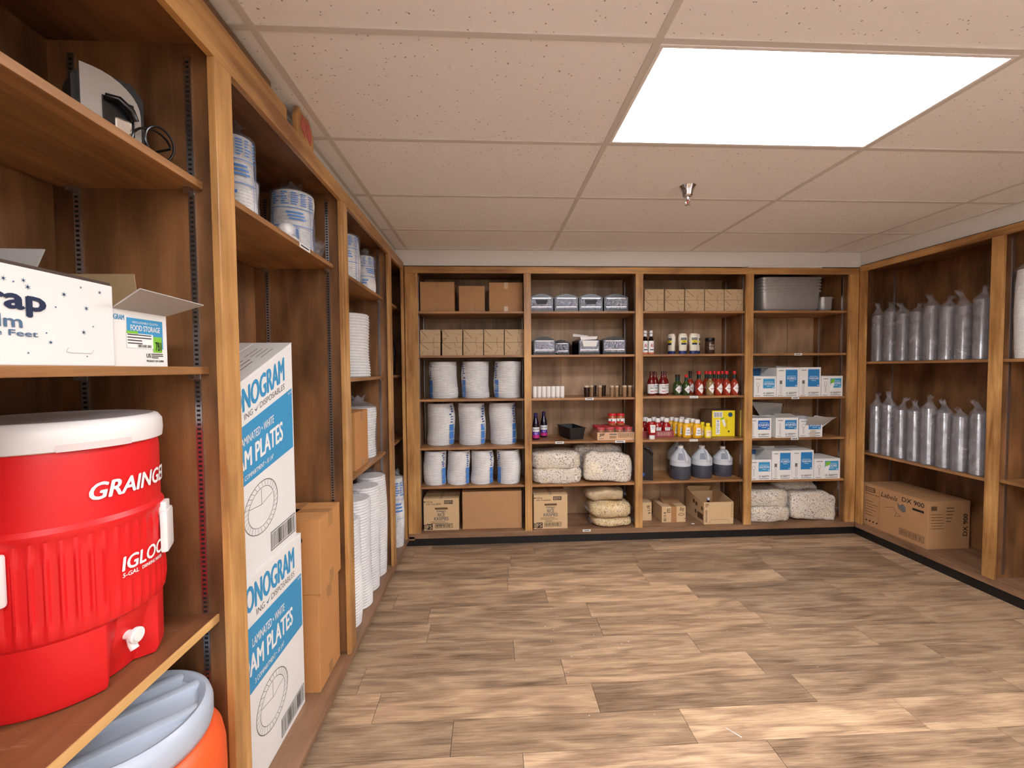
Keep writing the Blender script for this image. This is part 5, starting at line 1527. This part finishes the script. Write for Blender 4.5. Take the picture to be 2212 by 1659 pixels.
for k, (x, y, lab) in enumerate(((1.790, 3.800, 'white capped mustard bottle, left one of the front pair'), (1.876, 3.775, 'white capped mustard bottle, right one of the front pair'), (1.770, 3.865, 'mustard bottle directly behind the left front one'),
                                 (1.752, 3.93, 'mustard bottle third in the left file'), (1.736, 3.995, 'mustard bottle at the back of the left file'), (1.866, 3.84, 'mustard bottle directly behind the right front one'), (1.855, 3.905, 'mustard bottle third in the right file'), (1.838, 4.0, 'mustard bottle at the back of the right file'))):
    mustard(lab, x, y)
mustard('small yellow capped mustard bottle in front of the yellow box', 1.970, 3.765, True)
mustard('small yellow capped mustard bottle behind its twin', 1.955, 3.835, True)
mustard('small yellow capped mustard bottle farthest back beside the yellow box', 1.945, 3.91, True)
w, d, h = 0.215, 0.215, 0.238
t = thing('yellow_box', 'bright yellow box with white stickers on the condiment shelf', 'box', (2.143, 3.815 + d / 2, 0.8865))
m = MB().box(-w / 2, -d / 2 + 0.0015, 0, w / 2, d / 2, h, 0.003); m.build('body', plain('grey_brown_card', (132, 106, 82), 0.8), t)
MB().box(-w / 2, -d / 2, 0.0005, w / 2, -d / 2 + 0.0014, h - 0.0005).build('front_face', YELLOW, t)
y = -d / 2 - 0.0008
pr(t, rect_mb(-w / 2 + 0.012, 0.175, -0.008, 0.228), y, WHITEI, 'sticker')
pr(t, barcode_mb(-w / 2 + 0.018, 0.180, -0.012, 0.222, n=14), y - 0.0006, INKG, 'barcode')
pr(t, rect_mb(-w / 2 + 0.035, 0.018, -w / 2 + 0.075, 0.155), y, WHITEI, 'sticker')
pr(t, ring_mb(-w / 2 + 0.055, 0.140, 0.009, 0.009, 0.004, 14), y - 0.0006, INK, 'mark')
pr(t, lines_mb(-w / 2 + 0.042, 0.118, 0.026, 6, 0.015, 0.005), y - 0.0006, INKG, 'fine_print')
pr(t, poly_mb([(-0.018, 0.150), (0.004, 0.158), (0.028, 0.098), (0.008, 0.088)]), y, WHITEI, 'sticker')
pr(t, poly_mb([(-0.03, 0.165), (0.0, 0.178), (0.004, 0.165), (-0.022, 0.154)]), y - 0.0004, GREENI, 'price_sticker')
pr(t, disc_mb(0.064, 0.200, 0.021, 0.021, 24), y, NAVY, 'round_seal')
pr(t, ring_mb(0.064, 0.200, 0.014, 0.014, 0.004, 20), y - 0.0006, SKY, 'round_seal')
pr(t, text_mb('MUSTARD', 0.036, 0.070, 0.016, 0.090, 0.01, rot=PI / 2), y, plain('olive_print', (150, 130, 20), 0.6), 'lettering')
pr(t, disc_mb(0.050, 0.045, 0.008, 0.010, 8), y, INK, 'mark')

# jugs
MILKY = plain('milky_jug_plastic', (196, 200, 206), 0.35, var=0.04); LIQ = plain('dark_grey_liquid', (70, 74, 84), 0.25, var=0.1)
def jug(lab, x, y, r, h):
    t = thing('gallon_jug', lab, 'jug', (x, y, 0.5155), 0, 'gallon jugs')
    s = h / 0.30
    MB().lathe([(r * 0.90, 0), (r * 0.97, 0.006), (r * 0.97, 0.018), (r, 0.022), (r, 0.122 * s)], 40).build('liquid', LIQ, t, smooth=True)
    MB().lathe([(r, 0.1222 * s), (r, 0.150 * s), (r * 0.985, 0.155 * s), (r, 0.160 * s), (r, 0.176 * s), (r * 0.975, 0.188 * s), (r * 0.33, 0.266 * s), (r * 0.25, 0.272 * s), (r * 0.25, 0.276 * s)], 40).build('shoulder', MILKY, t, smooth=True)
    MB().lathe([(r * 0.28, 0.2765 * s), (r * 0.28, h - 0.002), (r * 0.25, h), (0, h)], 24).build('cap', WHITEP, t, smooth=True)
    MB().tube([(0.012, -r * 0.30, 0.262 * s), (0.014, -r * 0.62, 0.250 * s), (0.016, -r * 0.90, 0.215 * s), (0.016, -r * 0.99, 0.185 * s), (0.014, -r * 0.97, 0.168 * s)], 0.0125, 10).build('handle', MILKY, t, smooth=True)
    m = MB().patch(r, -128, -92, 0.184 * s, 0.236 * s, 6, zseg=4, fn=lambda q, z, a: r * (0.985 - 0.645 * (z / s - 0.188) / 0.078) + 0.0015); m.build('grip_shade_patch', plain('grip_shade_grey', (138, 142, 152), 0.4), t)  # grey patch paints the shade of the grip hollow; the cone is not cut
    return t
jug('white gallon jug of dark liquid, leftmost of the front three', 1.727, 3.79, 0.091, 0.300)
jug('white gallon jug of dark liquid, middle of the front three', 1.948, 3.83, 0.091, 0.288)
jug('white gallon jug of dark liquid, rightmost and smallest looking', 2.165, 3.865, 0.085, 0.270)
jug('gallon jug partly hidden behind the leftmost one', 1.785, 3.985, 0.088, 0.325)
t = thing('black_jug', 'tall black jug with round yellow sticker beside the post', 'jug', (1.398, 3.80, 0.5155), math.radians(-18))
MB().prism([(-0.072, 0), (0.072, 0), (0.072, 0.20), (0.050, 0.235), (0.0, 0.270), (-0.05, 0.285), (-0.072, 0.25)], -0.06, 0.06).build('body', plain('glossy_black_jug', (14, 16, 22), 0.2), t)
MB().tube([(0.055, -0.02, 0.18), (0.066, -0.03, 0.235), (0.045, -0.03, 0.275), (0.0, -0.02, 0.285)], 0.011, 10).build('handle', BLACKP, t, smooth=True)
MB().lathe([(0.022, 0.285), (0.022, 0.305), (0, 0.307)], 18, c=(-0.03, 0)).build('cap', BLACKP, t, smooth=True)
pr(t, disc_mb(-0.045, 0.095, 0.034, 0.040, 24), -0.0608, plain('black_rim', (20, 20, 24), 0.4), 'sticker')
pr(t, disc_mb(-0.045, 0.095, 0.029, 0.035, 24), -0.0614, YELLOW, 'sticker')
pr(t, lines_mb(-0.060, 0.110, 0.034, 3, 0.014, 0.005), -0.062, INK, 'sticker_print')
pr(t, disc_mb(-0.015, 0.050, 0.016, 0.016), -0.0608, plain('blue_sticker', (40, 90, 160), 0.4), 'sticker')
pr(t, stroke_mb([(-0.068, 0.22), (-0.064, 0.16)], 0.006), -0.0608, plain('pale_highlight_paint', (190, 196, 204), 0.3), 'side_highlight')  # pale stroke painted as a highlight along the jug's edge

# floor-level boxes
def hand(t, s, x, z, h, w, d, rot=0.0, th=-0.006):
    pr(t, text_mb(s, x, z, h, w, th, rot=rot), -d / 2 - 0.0008, INK, 'handwriting')
w, d, h = 0.155, 0.20, 0.170
t = carton('carton', 'small brown box marked 8/14 sideways beside the post', 'box', (1.402, 3.833 + d / 2, 0.112), w, d, h, KRAFTL, tape=None)
hand(t, '8/14', 0.030, 0.140, 0.030, 0.080, d, -PI / 2 + 0.15)
w, d, h = 0.222, 0.22, 0.146
t = carton('carton', 'brown box with half open flap and handwritten 8/14', 'box', (1.663, 3.775 + d / 2, 0.112), w, d, h, KRAFTL, tape=None, flaps=False)
front_tape(t, w, d, h, 0.05, h * 0.98, TAPE, bottom=False)
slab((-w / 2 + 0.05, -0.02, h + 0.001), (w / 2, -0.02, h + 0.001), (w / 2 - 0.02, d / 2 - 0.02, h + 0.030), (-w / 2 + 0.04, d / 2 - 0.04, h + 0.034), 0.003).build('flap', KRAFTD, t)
hand(t, '8/14', -0.070, 0.012, 0.026, 0.085, d, PI / 2)
hand(t, 'm', -0.030, 0.090, 0.034, 0.036, d, PI / 2)
hand(t, '30', 0.050, 0.110, 0.030, 0.040, d, -0.3)
pr(t, ring_mb(0.070, 0.072, 0.028, 0.012, 0.004, 20), -d / 2 - 0.0008, INK, 'oval_mark')
pr(t, rect_mb(0.096, 0.030, 0.108, 0.036), -d / 2 - 0.0008, INK, 'mark')
w, d, h = 0.272, 0.36, 0.200
t = thing('open_crate', 'open topped brown produce carton with printed sides', 'box', (2.042, 3.70 + d / 2, 0.1125))
m = MB(); th = 0.005
m.box(-w / 2, -d / 2, 0, w / 2, d / 2, th)
m.box(-w / 2, -d / 2, th, w / 2, -d / 2 + th, h); m.box(-w / 2, d / 2 - th, th, w / 2, d / 2, h)
m.prism([(-d / 2 + th, th), (d / 2 - th, th), (d / 2 - th, h + 0.05), (0.05, h + 0.012), (-d / 2 + th, h)], -w / 2, -w / 2 + th, 'yz')
m.prism([(-d / 2 + th, th), (d / 2 - th, th), (d / 2 - th, h + 0.06), (0.02, h + 0.03), (-d / 2 + th, h)], w / 2 - th, w / 2, 'yz')
m.build('body', KRAFTL, t)
slab((-w / 2, d / 2 - th, h + 0.005), (w / 2 - 0.04, d / 2 - th, h + 0.005), (w / 2 - 0.06, d / 2 - 0.07, h + 0.065), (-w / 2, d / 2 - 0.05, h + 0.068), 0.003).build('flap', KRAFTL, t)
y = -d / 2 - 0.0008
pr(t, text_mb('SEASONED', -w / 2 + 0.030, 0.020, 0.018, 0.110, 0.02, rot=PI / 2), y, INK, 'lettering')
pr(t, lines_mb(-w / 2 + 0.012, h - 0.012, 0.034, 3, 0.012, 0.006), y, INKB, 'print')
pr(t, text_mb('PRODUCE', w / 2 - 0.020, h - 0.012, 0.010, 0.130, 0.02, rot=-PI / 2), y, INKB, 'lettering')
pr(t, stroke_mb([(-0.09, 0.004), (-0.070, 0.040), (0.085, 0.040), (0.105, 0.004)], 0.002), y, INKB, 'fold_line')
m = MB()
for y0_, y1_, z0_, z1_ in ((-0.16, -0.13, 0.12, 0.15), (-0.06, -0.02, 0.13, 0.165), (-0.01, 0.03, 0.14, 0.175), (-0.165, -0.06, 0.03, 0.085), (-0.04, -0.01, 0.055, 0.09)):
    m.quad((-w / 2 - 0.0008, y0_, z0_), (-w / 2 - 0.0008, y1_, z0_), (-w / 2 - 0.0008, y1_, z1_), (-w / 2 - 0.0008, y0_, z1_))
m.build('side_print', INKB, t)
b2 = bottle('small_bottle', 'small bottle with white cap standing inside the open produce carton', 'bottle', (2.03, 3.86, 0.1185), [(0.026, 0), (0.028, 0.004), (0.028, 0.12), (0.012, 0.15), (0.012, 0.165)], GRAPE, [(0.014, 0.1655), (0.014, 0.185), (0, 0.186)], WHITEP)
tag(MB().tube([(1.80, 3.72, 0.1165), (1.816, 3.716, 0.1165), (1.828, 3.712, 0.1162)], 0.0042, 8, [0.002, 0.0045, 0.0015]).build('paper_scrap', WHITEC, smooth=True), 'tiny white paper scrap lying between the two floor cartons', 'scrap')

# ================================================================== fourth bay
def rrect(w, d, r, n=4):
    p = []
    for cx_, cy_, a0_ in ((w / 2 - r, d / 2 - r, 0), (-w / 2 + r, d / 2 - r, 90), (-w / 2 + r, -d / 2 + r, 180), (w / 2 - r, -d / 2 + r, 270)):
        for k in range(n + 1):
            a_ = math.radians(a0_ + 90 * k / n); p.append((cx_ + r * math.cos(a_), cy_ + r * math.sin(a_)))
    return p
def pan(label, x, y, z, w, d, h, group):
    t = thing('steel_pan', label, 'pan', (x, y, z), 0, group)
    m = MB(); loops = []
    for (ww, dd, r, z_) in ((w * 0.82, d * 0.78, 0.05, 0), (w * 0.91, d * 0.88, 0.05, 0.008), (w * 0.955, d * 0.925, 0.04, 0.034), (w * 0.972, d * 0.95, 0.035, h - 0.006), (w * 0.962, d * 0.935, 0.034, h - 0.006), (w * 0.95, d * 0.92, 0.04, 0.052), (w * 0.92, d * 0.86, 0.05, 0.018), (w * 0.84, d * 0.76, 0.05, 0.004)):
        i = len(m.v); p = rrect(ww, dd, r); m.v += [(a, b, z_) for a, b in p]; loops.append((i, len(p)))
    for (a, n), (b, _) in zip(loops, loops[1:]):
        for k in range(n):
            k2 = (k + 1) % n; m.f.append((a + k, a + k2, b + k2, b + k))
    a, n = loops[0]; m.f.append(tuple(a + k for k in range(n - 1, -1, -1)))
    a, n = loops[-1]; m.f.append(tuple(a + k for k in range(n)))
    m.build('pan_body', PANS, t, smooth=True, auto=50)
    m = MB(); lo = []
    for (ww, dd, z_) in ((w * 0.974, d * 0.952, h - 0.0185), (w, d * 1.0, h - 0.019), (w * 1.004, d * 1.008, h - 0.016), (w * 1.004, d * 1.008, h - 0.003), (w, d, h), (w * 0.964, d * 0.937, h - 0.0055)):
        i = len(m.v); p = rrect(ww, dd, 0.035); m.v += [(a, b, z_) for a, b in p]; lo.append((i, len(p)))
    for (a, n), (b, _) in zip(lo, lo[1:]):
        for k in range(n):
            k2 = (k + 1) % n; m.f.append((a + k, a + k2, b + k2, b + k))
    m.build('rim', PANS, t, smooth=True, auto=50)
PANS = plain('worn_steel', (186, 182, 180), 0.42, metal=0.55, var=0.14, scale=18, bump=0.05, bscale=30)
for k in range(5):
    pan('nested steel pan, %s' % ['bottom one of five', 'second from the bottom', 'middle one of five', 'second from the top', 'top one of five'][k], 2.752, 3.92, 2.0225 + k * 0.029, 0.570 + 0.0, 0.30, 0.198, 'nested steel pans')
pan('small steel pan standing right of the nested pans', 3.115, 3.90, 2.0225, 0.13, 0.20, 0.14, 'small steel pan')

def icon(kind, x, z, s):
    m = MB(); t_ = 0.0022
    if kind == 'spoon':
        ring_mb(x, z + 0.055 * s, 0.014 * s, 0.018 * s, t_, 16, m)
        stroke_mb([(x - 0.003, z + 0.037 * s), (x - 0.004, z - 0.02 * s)], t_, m); stroke_mb([(x + 0.003, z + 0.037 * s), (x + 0.004, z - 0.02 * s)], t_, m)
    elif kind == 'fork':
        rect_mb(x - 0.011 * s, z + 0.055 * s, x + 0.011 * s, z + 0.085 * s, m)
        stroke_mb([(x - 0.011, z + 0.055 * s), (x - 0.004, z + 0.035 * s), (x - 0.008, z + 0.01 * s), (x - 0.004, z - 0.03 * s), (x + 0.004, z - 0.03 * s), (x + 0.008, z + 0.01 * s), (x + 0.004, z + 0.035 * s), (x + 0.011, z + 0.055 * s)], t_, m)
    else:
        ring_mb(x, z + 0.05 * s, 0.007 * s, 0.030 * s, t_, 16, m); ring_mb(x, z - 0.005 * s, 0.0055 * s, 0.026 * s, t_, 16, m)
    return m
def cutlery_box(label, x0, x1, y0, z, h, word, kind, open_=None, d=0.24, tall=False, green=False, shade=DEEPBLUE, group='cutlery boxes'):
    w = x1 - x0
    t = thing('cutlery_box', label, 'box', ((x0 + x1) / 2, y0 + d / 2, z + 0.0005), 0, group)
    m = MB(); th = 0.003
    if open_:
        m.box(-w / 2, -d / 2, 0, w / 2, d / 2, th)
        m.box(-w / 2, -d / 2, th, w / 2, -d / 2 + th, h); m.box(-w / 2, d / 2 - th, th, w / 2, d / 2, h)
        m.box(-w / 2, -d / 2 + th, th, -w / 2 + th, d / 2 - th, h); m.box(w / 2 - th, -d / 2 + th, th, w / 2, d / 2 - th, h)
        m.build('body', WHITEC, t)
    else:
        m.box(-w / 2, -d / 2, 0, w / 2, d / 2, h - 0.003, 0.002); m.build('body', WHITEC, t)
        for s in (-1, 1):
            q = (-d / 2, -0.001) if s < 0 else (0.001, d / 2)
            MB().box(-w / 2, q[0], h - 0.003, w / 2, q[1], h, 0.001).build('flap', WHITEC, t)
    y = -d / 2 - 0.0008
    bx0 = -w * 0.09 if not tall else -w * 0.10
    bz0 = h * 0.42 if not tall else h * 0.34
    pr(t, rect_mb(bx0, bz0, w * 0.43, h * 0.88 if not tall else h * 0.93), y, shade, 'blue_panel')
    bw = w * 0.43 - bx0; bc = (w * 0.43 + bx0) / 2
    hh = 0.022 if len(word) < 8 else 0.017
    zc = bz0 + (h * 0.46 * 0.36 if not tall else h * 0.59 * 0.42)
    pr(t, text_mb(word, bc, zc, hh, min(bw * 0.86, hh * len(word) * 0.72), 0.015, align='c'), y - 0.0006, WHITEI, 'lettering')
    pr(t, rect_mb(bc - bw * 0.38, zc + hh + 0.007, bc + bw * 0.36, zc + hh + 0.012), y - 0.0006, plain('pale_blue_print', (176, 214, 236), 0.6), 'fine_print')
    pr(t, rect_mb(bc - bw * 0.2, zc - 0.013, bc + bw * 0.2, zc - 0.008), y - 0.0006, plain('pale_blue_print', (176, 214, 236), 0.6), 'fine_print')
    pr(t, rect_mb(w * 0.33, bz0 + 0.006, w * 0.41, bz0 + 0.016), y - 0.0006, plain('pale_blue_print', (176, 214, 236), 0.6), 'fine_print')
    pr(t, icon(kind, -w * 0.31, h * 0.30 if not tall else h * 0.22, 1.0 if not tall else 1.05), y, INKG, 'cutlery_drawing')
    pr(t, rect_mb(-w * 0.41, h * 0.85 if not tall else h * 0.89, -w * 0.18, h * 0.88 if not tall else h * 0.91), y, INKG, 'fine_print')
    pr(t, rect_mb(-w * 0.44, 0.010, -w * 0.22, 0.014), y, INKG, 'fine_print')
    pr(t, text_mb('US', -w * 0.07, 0.026, 0.014, 0.016, 0.03), y, INK, 'lettering')
    pr(t, lines_mb(w * 0.05, 0.040, w * 0.36, 3, 0.006, 0.0028), y, INK, 'fine_print')
    pr(t, lines_mb(-w * 0.07, 0.015, w * 0.48, 1, 0.006, 0.004), y, INK, 'fine_print')
    if green:
        pr(t, poly_mb([(-w * 0.08, h * 0.62), (w * 0.10, h * 0.70), (w * 0.12, h * 0.86), (-w * 0.06, h * 0.84)]), y - 0.001, GREENI, 'price_sticker')
        pr(t, poly_mb([(-w * 0.14, h * 0.28), (w * 0.02, h * 0.30), (w * 0.10, h * 0.66), (-w * 0.07, h * 0.62)]), y - 0.0008, WHITEI, 'sticker')
    if open_ == 'back':
        slab((-w / 2, d / 2 - th, h), (w / 2, d / 2 - th, h), (w / 2, d / 2 - 0.010, h + 0.085), (-w / 2, d / 2 - 0.012, h + 0.078), 0.002).build('flap', plain('blue_flap_print', (36, 96, 146), 0.6), t)
        slab((-w / 2, -d / 2 + 0.10, h + 0.070), (w / 2, -d / 2 + 0.10, h + 0.078), (w / 2, d / 2 - 0.012, h + 0.086), (-w / 2, d / 2 - 0.012, h + 0.079), 0.002).build('flap', GREYC, t)
    elif open_ == 'lid':
        slab((-w / 2, d / 2 - 0.004, h), (w / 2, d / 2 - 0.004, h), (w / 2 - 0.03, d / 2 - 0.07, h + 0.115), (-w / 2 - 0.12, d / 2 - 0.05, h + 0.135), 0.002).build('flap', GREYC, t)
        slab((-w / 2, -d / 2, h), (w / 2, -d / 2, h), (w / 2 - 0.02, -d / 2 + 0.07, h + 0.028), (-w / 2 + 0.03, -d / 2 + 0.07, h + 0.030), 0.002).build('flap', GREYC, t)
        m = pillow_mb(w * 0.7, d * 0.45, 0.07, 4, 18, 12, 0.008).xf(lambda x, y_, z_: (x, y_, z_ + h - 0.045)); m.build('inner_bag', FILMG, t, smooth=True, auto=180)
    elif open_ == 'torn':
        slab((-w / 2 + 0.06, -d / 2, h - 0.055), (w / 2, -d / 2, h - 0.055), (w / 2 + 0.085, -d / 2 - 0.055, h + 0.018), (-w / 2 + 0.05, -d / 2 - 0.050, h + 0.025), 0.002).build('flap', GREYC, t)
        slab((w / 2, -d / 2 + 0.01, h * 0.5), (w / 2, d / 2 - 0.05, h * 0.6), (w / 2 + 0.07, d / 2 - 0.06, h + 0.01), (w / 2 + 0.080, -d / 2 - 0.03, h + 0.005), 0.002).build('flap', WHITEC, t)
        pr(t, rect_mb(-w * 0.02, 0.0, w * 0.22, h * 0.38), y - 0.0008, plain('bare_card_tear', (200, 190, 172), 0.8), 'torn_patch')
        m = pillow_mb(w * 0.6, d * 0.4, 0.06, 6, 16, 12, 0.008).xf(lambda x, y_, z_: (x + 0.02, y_ + 0.04, z_ + h - 0.03)); m.build('inner_bag', FILMG, t, smooth=True, auto=180)
    elif open_ == 'top':
        slab((-w / 2, -d / 2, h), (w / 2, -d / 2, h), (w / 2 - 0.01, -d / 2 + 0.045, h + 0.004), (-w / 2 + 0.02, -d / 2 + 0.05, h + 0.016), 0.002).build('flap', GREYC, t)
    return t
up_, lo_ = 'on the upper cutlery shelf', 'on the lower cutlery shelf'
for z, xs4, y0, w_ in ((1.252, (2.364, 2.575, 2.786, 2.995), 3.715, up_), (0.504, (2.322, 2.528, 2.716, 2.924), 3.695, lo_)):
    k = 0.207 if z > 1 else 0.20
    cutlery_box('white soup spoon box with raised blue flap ' + w_, xs4[0], xs4[0] + k, y0, z, 0.186, 'SOUP SPOONS', 'spoon', 'back', shade=SKY)
    cutlery_box('tall white forks box with blue panel ' + w_, xs4[1], xs4[1] + (k if z > 1 else 0.185), y0, z, 0.262, 'FORKS', 'fork', 'top', tall=True)
    cutlery_box('tall white tenedores box beside the forks box ' + w_, xs4[2], xs4[2] + 0.202, y0, z, 0.264, 'TENEDORES', 'fork', None, tall=True)
    cutlery_box('white spoons box with green price sticker ' + w_, xs4[3], xs4[3] + (0.200 if z > 1 else 0.245), y0, z, 0.184, 'SPOONS', 'spoon', None, green=True, shade=SKY)
cutlery_box('white knives box with bright blue panel, left one', 2.312, 2.520, 3.700, 0.884, 0.180, 'KNIVES', 'knife', 'top', shade=plain('bright_blue_ink', (26, 104, 184), 0.6))
cutlery_box('white knives box with its lid flaps standing open', 2.562, 2.770, 3.700, 0.884, 0.180, 'KNIVES', 'knife', 'lid')
cutlery_box('torn open white spoon box with bent flap at the right', 2.790, 3.010, 3.715, 0.884, 0.165, 'SPOONS', 'spoon', 'torn')
g4 = 'cereal bags at the bottom of the fourth back bay'
cereal_bag('clear cereal bag lying at the bottom left of the fourth bay', (2.525, 3.850, 0.113), 0.42, 0.30, 0.155, 23, wr=0.012, group=g4)
cereal_bag('clear cereal bag lying on another below the cutlery boxes', (2.525, 3.865, 0.246), 0.42, 0.29, 0.160, 25, wr=0.013, group=g4)
cereal_bag('clear cereal bag leaning on edge in the right corner of the fourth bay', (2.955, 3.775, 0.117), 0.43, 0.135, 0.268, 27, rot=(math.radians(-8), math.radians(4), 0), wr=0.013, group=g4)
cereal_bag('dim cereal bag slumped behind the leaning bag in the corner', (2.92, 3.985, 0.113), 0.46, 0.15, 0.340, 29, wr=0.014, group=g4)
t = thing('fluorescent_tube', 'white tube lying on the ledge above the steel pans', 'tube', (2.60, 3.676, 2.393))
MB().tube([(-0.33, 0, 0.010), (0.345, 0, 0.010)], 0.0095, 12).build('glass_tube', WHITEP, t, smooth=True)
MB().tube([(-0.375, 0, 0.0045), (-0.34, 0, 0.008), (-0.33, 0, 0.010)], 0.005, 8, [0.002, 0.005, 0.008]).build('tube_end', STEEL, t, smooth=True)

# ================================================================== RIGHT WALL
def clear_sleeve(label, x, y, z, h, seed, group):
    t = thing('clear_cup_sleeve', label, 'cup sleeve', (x, y, z + 0.001), 0, group)
    r = 0.046; n = int(h * 0.92 / 0.0085)
    prof = [(r * 0.72, 0.0), (r * 0.95, 0.004)]
    for k in range(n):
        zz_ = 0.006 + k * 0.0085
        prof += [(r, zz_), (r * 0.985, zz_ + 0.0046), (r * 0.952, zz_ + 0.0084)]
    prof += [(r * 0.9, h * 0.95), (r * 0.8, h * 0.99), (0.0, h * 0.99)]
    MB().lathe(prof, 24).build('cups', CUPS, t, smooth=True, auto=30)
    rs = random.Random(seed)
    wrap_mb(r * 1.06, h, rs.uniform(0.05, 0.11), 26, 18, seed, 0.0035, rs.uniform(-0.03, 0.03), rs.uniform(-0.04, 0.04)).build('bag', FILMG, t, smooth=True, auto=180)
    return t
for z, nm, hh in ((1.562, 'upper', 0.40), (0.76, 'lower', 0.415)):
    for k in range(8):
        y = 3.56 - k * 0.112
        clear_sleeve('bagged stack of clear plastic cups, %s from the back corner on the %s right shelf' % (ORD[k], nm), 3.375 + 0.004 * (k % 2), y, z, hh + 0.02 * math.sin(k * 1.9), k + int(z * 30), 'clear cup sleeves on the %s right shelf' % nm)

w, d, h = 0.575, 0.34, 0.372
t = carton('machine_carton', 'large printed brown carton marked DX 900 on the right bottom board', 'box', (3.337 + d / 2, 3.063 + w / 2, 0.112), w, d, h, KRAFT, R90, tape=None)
# local front (-y) faces -x ; local +x runs towards the camera
y = -d / 2 - 0.0008
pr(t, rect_mb(-w / 2 + 0.025, h - 0.068, -w / 2 + 0.125, h - 0.028), y, INKB, 'logo_plate')
pr(t, lines_mb(-w / 2 + 0.030, h - 0.036, 0.085, 2, 0.016, 0.007), y - 0.0006, KRAFT, 'logo_print')
pr(t, lines_mb(-w / 2 + 0.025, h - 0.085, 0.14, 1, 0.02, 0.005), y, INKB, 'fine_print')
pr(t, lines_mb(-w / 2 + 0.025, h - 0.150, 0.13, 6, 0.024, 0.004, seed=8), y, INKB, 'fine_print')
pr(t, stroke_mb([(-w / 2 + 0.165, h - 0.02), (-w / 2 + 0.165, 0.03)], 0.0015), y, INKB, 'rule')
pr(t, text_mb('Labels', -0.110, h - 0.075, 0.040, 0.150, -0.012, 0.3, rot=-0.02), y, INK, 'handwriting')
pr(t, text_mb('DX 900', 0.078, h - 0.062, 0.036, 0.178, 0.02), y, INK, 'lettering')
pr(t, rect_mb(0.165, h - 0.104, 0.255, h - 0.086), y, INK, 'print_bar')
pr(t, poly_mb([(0.035, h - 0.085), (0.060, h - 0.100), (0.085, h - 0.082), (0.110, h - 0.105), (0.112, h - 0.140), (0.085, h - 0.152), (0.050, h - 0.132)]), y, INKG, 'machine_drawing')
pr(t, stroke_mb([(-0.07, h - 0.16), (0.0, h - 0.135), (0.03, h - 0.17), (0.07, h - 0.19), (0.02, h - 0.205), (0.03, h - 0.17)], 0.003), y, INKB, 'machine_drawing')
m = MB()
for k in range(4): poly_mb([(-w / 2 + 0.030 + k * 0.034, 0.040), (-w / 2 + 0.052 + k * 0.034, 0.040), (-w / 2 + 0.045 + k * 0.034, 0.058)], m)
pr(t, m, y, INK, 'handling_marks')
pr(t, barcode_mb(0.06, 0.035, 0.262, 0.088, n=26, frame=0.004), y, INKB, 'barcode')
xe = w / 2 + 0.0008     # end facing the camera
def endp(mb, mat, name):
    mb.xf(lambda a, b, c: (xe, a, c)).build(name, mat, t)
endp(rect_mb(-0.148, h - 0.072, -0.10, h - 0.038), INKB, 'print')
endp(lines_mb(-0.148, h - 0.10, 0.11, 6, 0.022, 0.004, seed=5), INKB, 'fine_print')
endp(lines_mb(-0.025, h - 0.05, 0.07, 5, 0.026, 0.006, seed=6), INKB, 'fine_print')
endp(text_mb('DX 900', 0.150, 0.10, 0.036, 0.17, 0.02, rot=PI / 2), INK, 'lettering')

t = thing('plate_sleeve', 'tall bagged white stack at the right edge on the right wall shelf', 'plate stack', (3.405, 2.515, 1.563))
plate_stack_mb(0.082, 0.56, 60, 0.002, 30, 2).build('plates', FOAM, t, smooth=True, auto=35)
wrap_mb(0.088, 0.565, 0.10, seed=3, amp=0.007).build('bag', FILMG, t, smooth=True, auto=180)
# ================================================================== sprinkler and floor crumbs
t = thing('sprinkler_head', 'chrome fire sprinkler hanging from the ceiling', 'sprinkler', (1.115, 2.375, CZ - 0.0005))
MB().lathe([(0.042, 0.0), (0.045, -0.002), (0.040, -0.010), (0.031, -0.032), (0.027, -0.050), (0.024, -0.056), (0.016, -0.060), (0.0, -0.060)], 32).build('escutcheon', CHROME, t, smooth=True)
m = MB(); m.lathe([(0.010, -0.060), (0.010, -0.074), (0.007, -0.078)], 16)
m.tube([(0.009, 0, -0.072), (0.013, 0, -0.084), (0.006, 0, -0.098), (0, 0, -0.102)], 0.0028, 8); m.tube([(-0.009, 0, -0.072), (-0.013, 0, -0.084), (-0.006, 0, -0.098), (0, 0, -0.102)], 0.0028, 8)
m.build('frame_arms', CHROME, t, smooth=True)
m = MB().lathe([(0.0, -0.101), (0.014, -0.102), (0.015, -0.104), (0.0, -0.105)], 16, cap=False); m.build('deflector', CHROME, t, smooth=True)
MB().tube([(0, 0, -0.078), (0, 0, -0.098)], 0.0022, 8).build('glass_bulb', plain('red_bulb', (180, 30, 24), 0.1), t, smooth=True)

m = MB(); rs = random.Random(12)
for k in range(52):
    x = rs.uniform(-0.5, 1.9) if k < 36 else rs.uniform(0.2, 0.9); y = rs.uniform(1.75, 3.5) if k < 36 else rs.gauss(2.3, 0.12)
    s = rs.uniform(0.001, 0.0027); a = rs.uniform(0, PI)
    m.tube([(x, y, s * 0.7), (x + 2 * s * math.cos(a), y + 2 * s * math.sin(a), s * 0.7)], s * 0.7, 5)
o = m.build('floor_crumbs', WHITEC); o['kind'] = 'stuff'; tag(o, 'scattered white crumbs on the plank floor', 'crumbs')
tag(MB().tube([(0.98, 1.705, 0.002), (1.005, 1.672, 0.002), (1.02, 1.655, 0.002)], 0.002, 6, [0.0012, 0.002, 0.0022]).build('straw_wrapper', WHITEC, smooth=True), 'thin white sliver lying on the pale floor plank', 'sliver')
